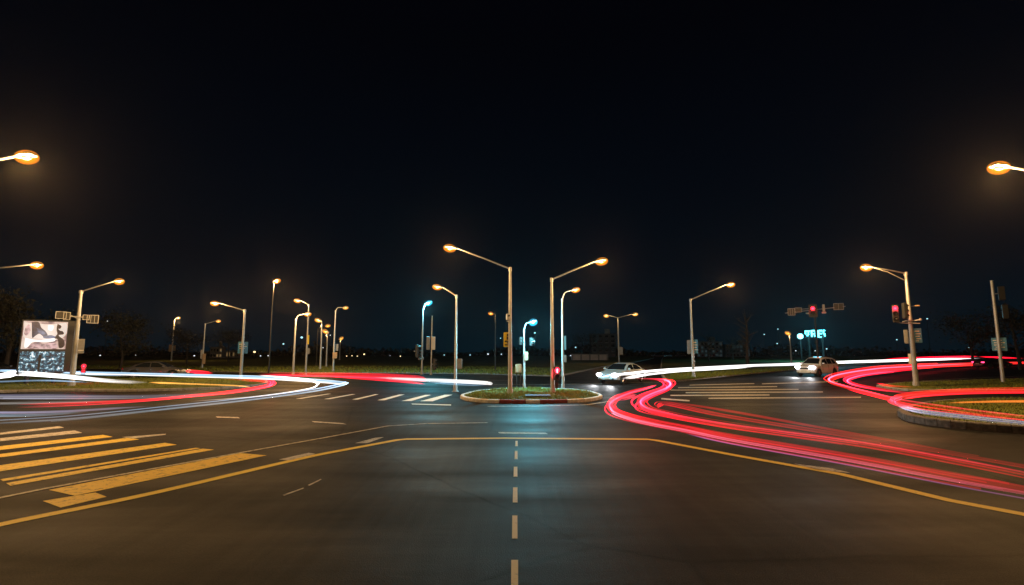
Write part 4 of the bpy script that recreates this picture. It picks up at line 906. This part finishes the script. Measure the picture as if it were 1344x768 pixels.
far_lamp(1085, 458, 'dotcool', 1.0, 190, 'dim cold lamp below the right end of the cyan sign')
far_lamp(1217, 418.5, 'dotcool', 1.0, 150, 'small green cold lamp high right of the leaning double arm lamp')
far_lamp(1177, 446, 'dotcool', .9, 180, 'small blue lamp left of the leaning double arm lamp')
far_lamp(1272, 456, 'dotcool', .7, 180, 'faint lamp above the dark car with red tail lights')
far_lamp(17, 442, 'dotwhite', .8, 150, 'tiny white lamp left of the billboard picture')
far_lamp(14, 459, 'dotcool', .9, 150, 'cold lamp left of the lower billboard screen')
far_lamp(131.5, 466.5, 'dotwhite', .9, 170, 'tiny lamp right of the billboard street lamp')
far_lamp(141, 421.5, 'dotwhite', .6, 150, 'tiny lamp right of the framed signal boxes at the billboard')
far_lamp(178.5, 466.2, 'dotwhite', .7, 170, 'tiny lamp above the bonnet end of the parked dark coupe')
far_lamp(255, 467, 'dotwhite', 1.0, 170, 'small lamp left of the far lamp with low signs')

# trees
def tree(label, px, base_y, dist, h, rad, seed, leaves=1500, bare=False):
    rnd = random.Random(seed); p = D(px, 470, dist); t = thing('bare_tree' if bare else 'leafy_tree', label, 'tree', (p.x, dist, 0), 0, 'trees at the edge of the dark fields')
    m = MB(); tips = []
    m.tube(spline([(0, 0, 0), (rnd.gauss(0, .1), 0, h * .25), (rnd.gauss(0, .25), rnd.gauss(0, .2), h * .6), (rnd.gauss(0, .3), 0, h * .92)], 4), [h * .03 * (1 - i / 14) for i in range(13)], 8)
    for i in range(9 if not bare else 16):
        z = h * rnd.uniform(.3, .75); a = rnd.uniform(0, 6.28); ln = rad * rnd.uniform(.6, 1.0)
        q = [Vector((0, 0, z)), Vector((math.cos(a) * ln * .5, math.sin(a) * ln * .5, z + ln * .35)), Vector((math.cos(a) * ln, math.sin(a) * ln, z + ln * rnd.uniform(.4, .9)))]
        m.tube(spline(q, 3), [h * .011, h * .009, h * .008, h * .006, h * .004, h * .003, h * .0015], 6); tips += [q[1], q[2]]
        for _ in range(3):
            b_ = q[1].lerp(q[2], rnd.random()); c_ = b_ + Vector((rnd.gauss(0, .35), rnd.gauss(0, .35), rnd.uniform(.1, .6))) * rad * .5; m.tube([b_, c_], [h * .004, h * .001], 5); tips.append(c_)
    m.build('trunk', M['bark'], t, smooth=True)
    if bare: return t
    m = MB()
    for _ in range(leaves):
        c = rnd.choice(tips) + Vector((rnd.gauss(0, 1), rnd.gauss(0, 1), rnd.gauss(0, .8))) * rad * .2; s = rnd.uniform(.08, .2)
        a = Vector((rnd.gauss(0, 1), rnd.gauss(0, 1), rnd.gauss(0, 1))).normalized(); b_ = a.cross(Vector((rnd.gauss(0, 1), rnd.gauss(0, 1), rnd.gauss(0, 1)))).normalized()
        m.add([c - a * s, c + b_ * s * .6, c + a * s, c - b_ * s * .6], [(0, 1, 2, 3)])
    m.build('crown', M['leaf'], t); return t
tree('large dim brown tree at the left edge behind the billboard', 8, 470, 46, 7.4, 3.2, 1, 2600)
tree('dim rounded tree behind the billboard street lamp', 158, 470, 62, 5.8, 2.8, 2, 2200)
tree('dim tree partly behind the billboard itself', 52, 470, 60, 7.0, 2.8, 3, 2000)
tree('small dim tree beyond the short far lamp', 245, 470, 90, 6.0, 3.0, 4, 1600)
tree('dark tree beyond the right edge post', 1338, 470, 62, 7.6, 3.2, 5, 2200)
tree('dark tree left of the right edge post', 1276, 470, 75, 7.4, 3.4, 6, 2200)
tree('slender bare tree on the verge between the flats and the cyan sign', 981, 470, 62, 8.2, 1.6, 7, 0, True)
tree('bare tree in front of the block of flats', 930, 470, 120, 7.5, 3.0, 8, 0, True)
tree('bare tree right of the slender bare one before the low block', 962, 470, 130, 7.2, 3.0, 9, 0, True)
tree('dark tree behind the blue plate lamp', 300, 470, 110, 6.5, 3.4, 10, 1500)
tree('dark tree on the far side of the junction left of the double armed lamp', 768, 470, 150, 7.0, 3.6, 11, 1300)
# distant wood closing the horizon
m = MB(); rnd = random.Random(20)
for i in range(16000):
    a = rnd.uniform(-1.25, 1.25); d = rnd.uniform(240, 300); x = math.tan(a) * d if abs(a) < 1.2 else a * 500
    top = 3.0 + 2.0 * math.sin(x * .05) + 1.5 * math.sin(x * .13 + 2) + rnd.uniform(-1, 1); z = rnd.random() * max(1.0, top); s = rnd.uniform(.4, 1.0)
    u = Vector((rnd.gauss(0, 1), rnd.gauss(0, 1), rnd.gauss(0, 1))).normalized() * s; v = u.cross(Vector((rnd.gauss(0, 1), rnd.gauss(0, 1), rnd.gauss(0, 1)))).normalized() * s
    c = Vector((x, d, z)); m.add([c - u, c + v, c + u, c - v], [(0, 1, 2, 3)])
tag(m.build('distant_wood', M['leaf']), 'low dark wood along the horizon', 'wood', kind='stuff')

# drain cover on the island lawn
q = G(706, 520.6, .14); t = thing('drain_cover', 'flat iron cover set in the lawn between the two island lamps', 'cover', q)
m = MB(); m.rbox((0, 0, .04), (1.15, .9, .06), .01); m.build('plate', M['drain'], t)
m = MB()
for i in range(6): m.box((-.45 + i * .18, 0, .078), (.07, .75, .012))
m.build('ribs', M['drain'], t)

# thin haze volume, added so the lamps scatter into soft halos
m = MB(); m.box((0, 140, 12.4), (1400, 620, 27.2)); hz_o = m.build('haze', bpy.data.materials.new('halo_haze')); hm = hz_o.data.materials[0]; hm.use_nodes = True
n = hm.node_tree.nodes; n.remove(n['Principled BSDF']); pv = n.new('ShaderNodeVolumePrincipled'); pv.inputs['Color'].default_value = (.95, .93, .95, 1); pv.inputs['Density'].default_value = .00010; pv.inputs['Anisotropy'].default_value = .84
hm.node_tree.links.new(pv.outputs[0], n['Material Output'].inputs['Volume']); tag(hz_o, 'thin haze added over the junction for halos round the lamps', 'haze', kind='stuff')
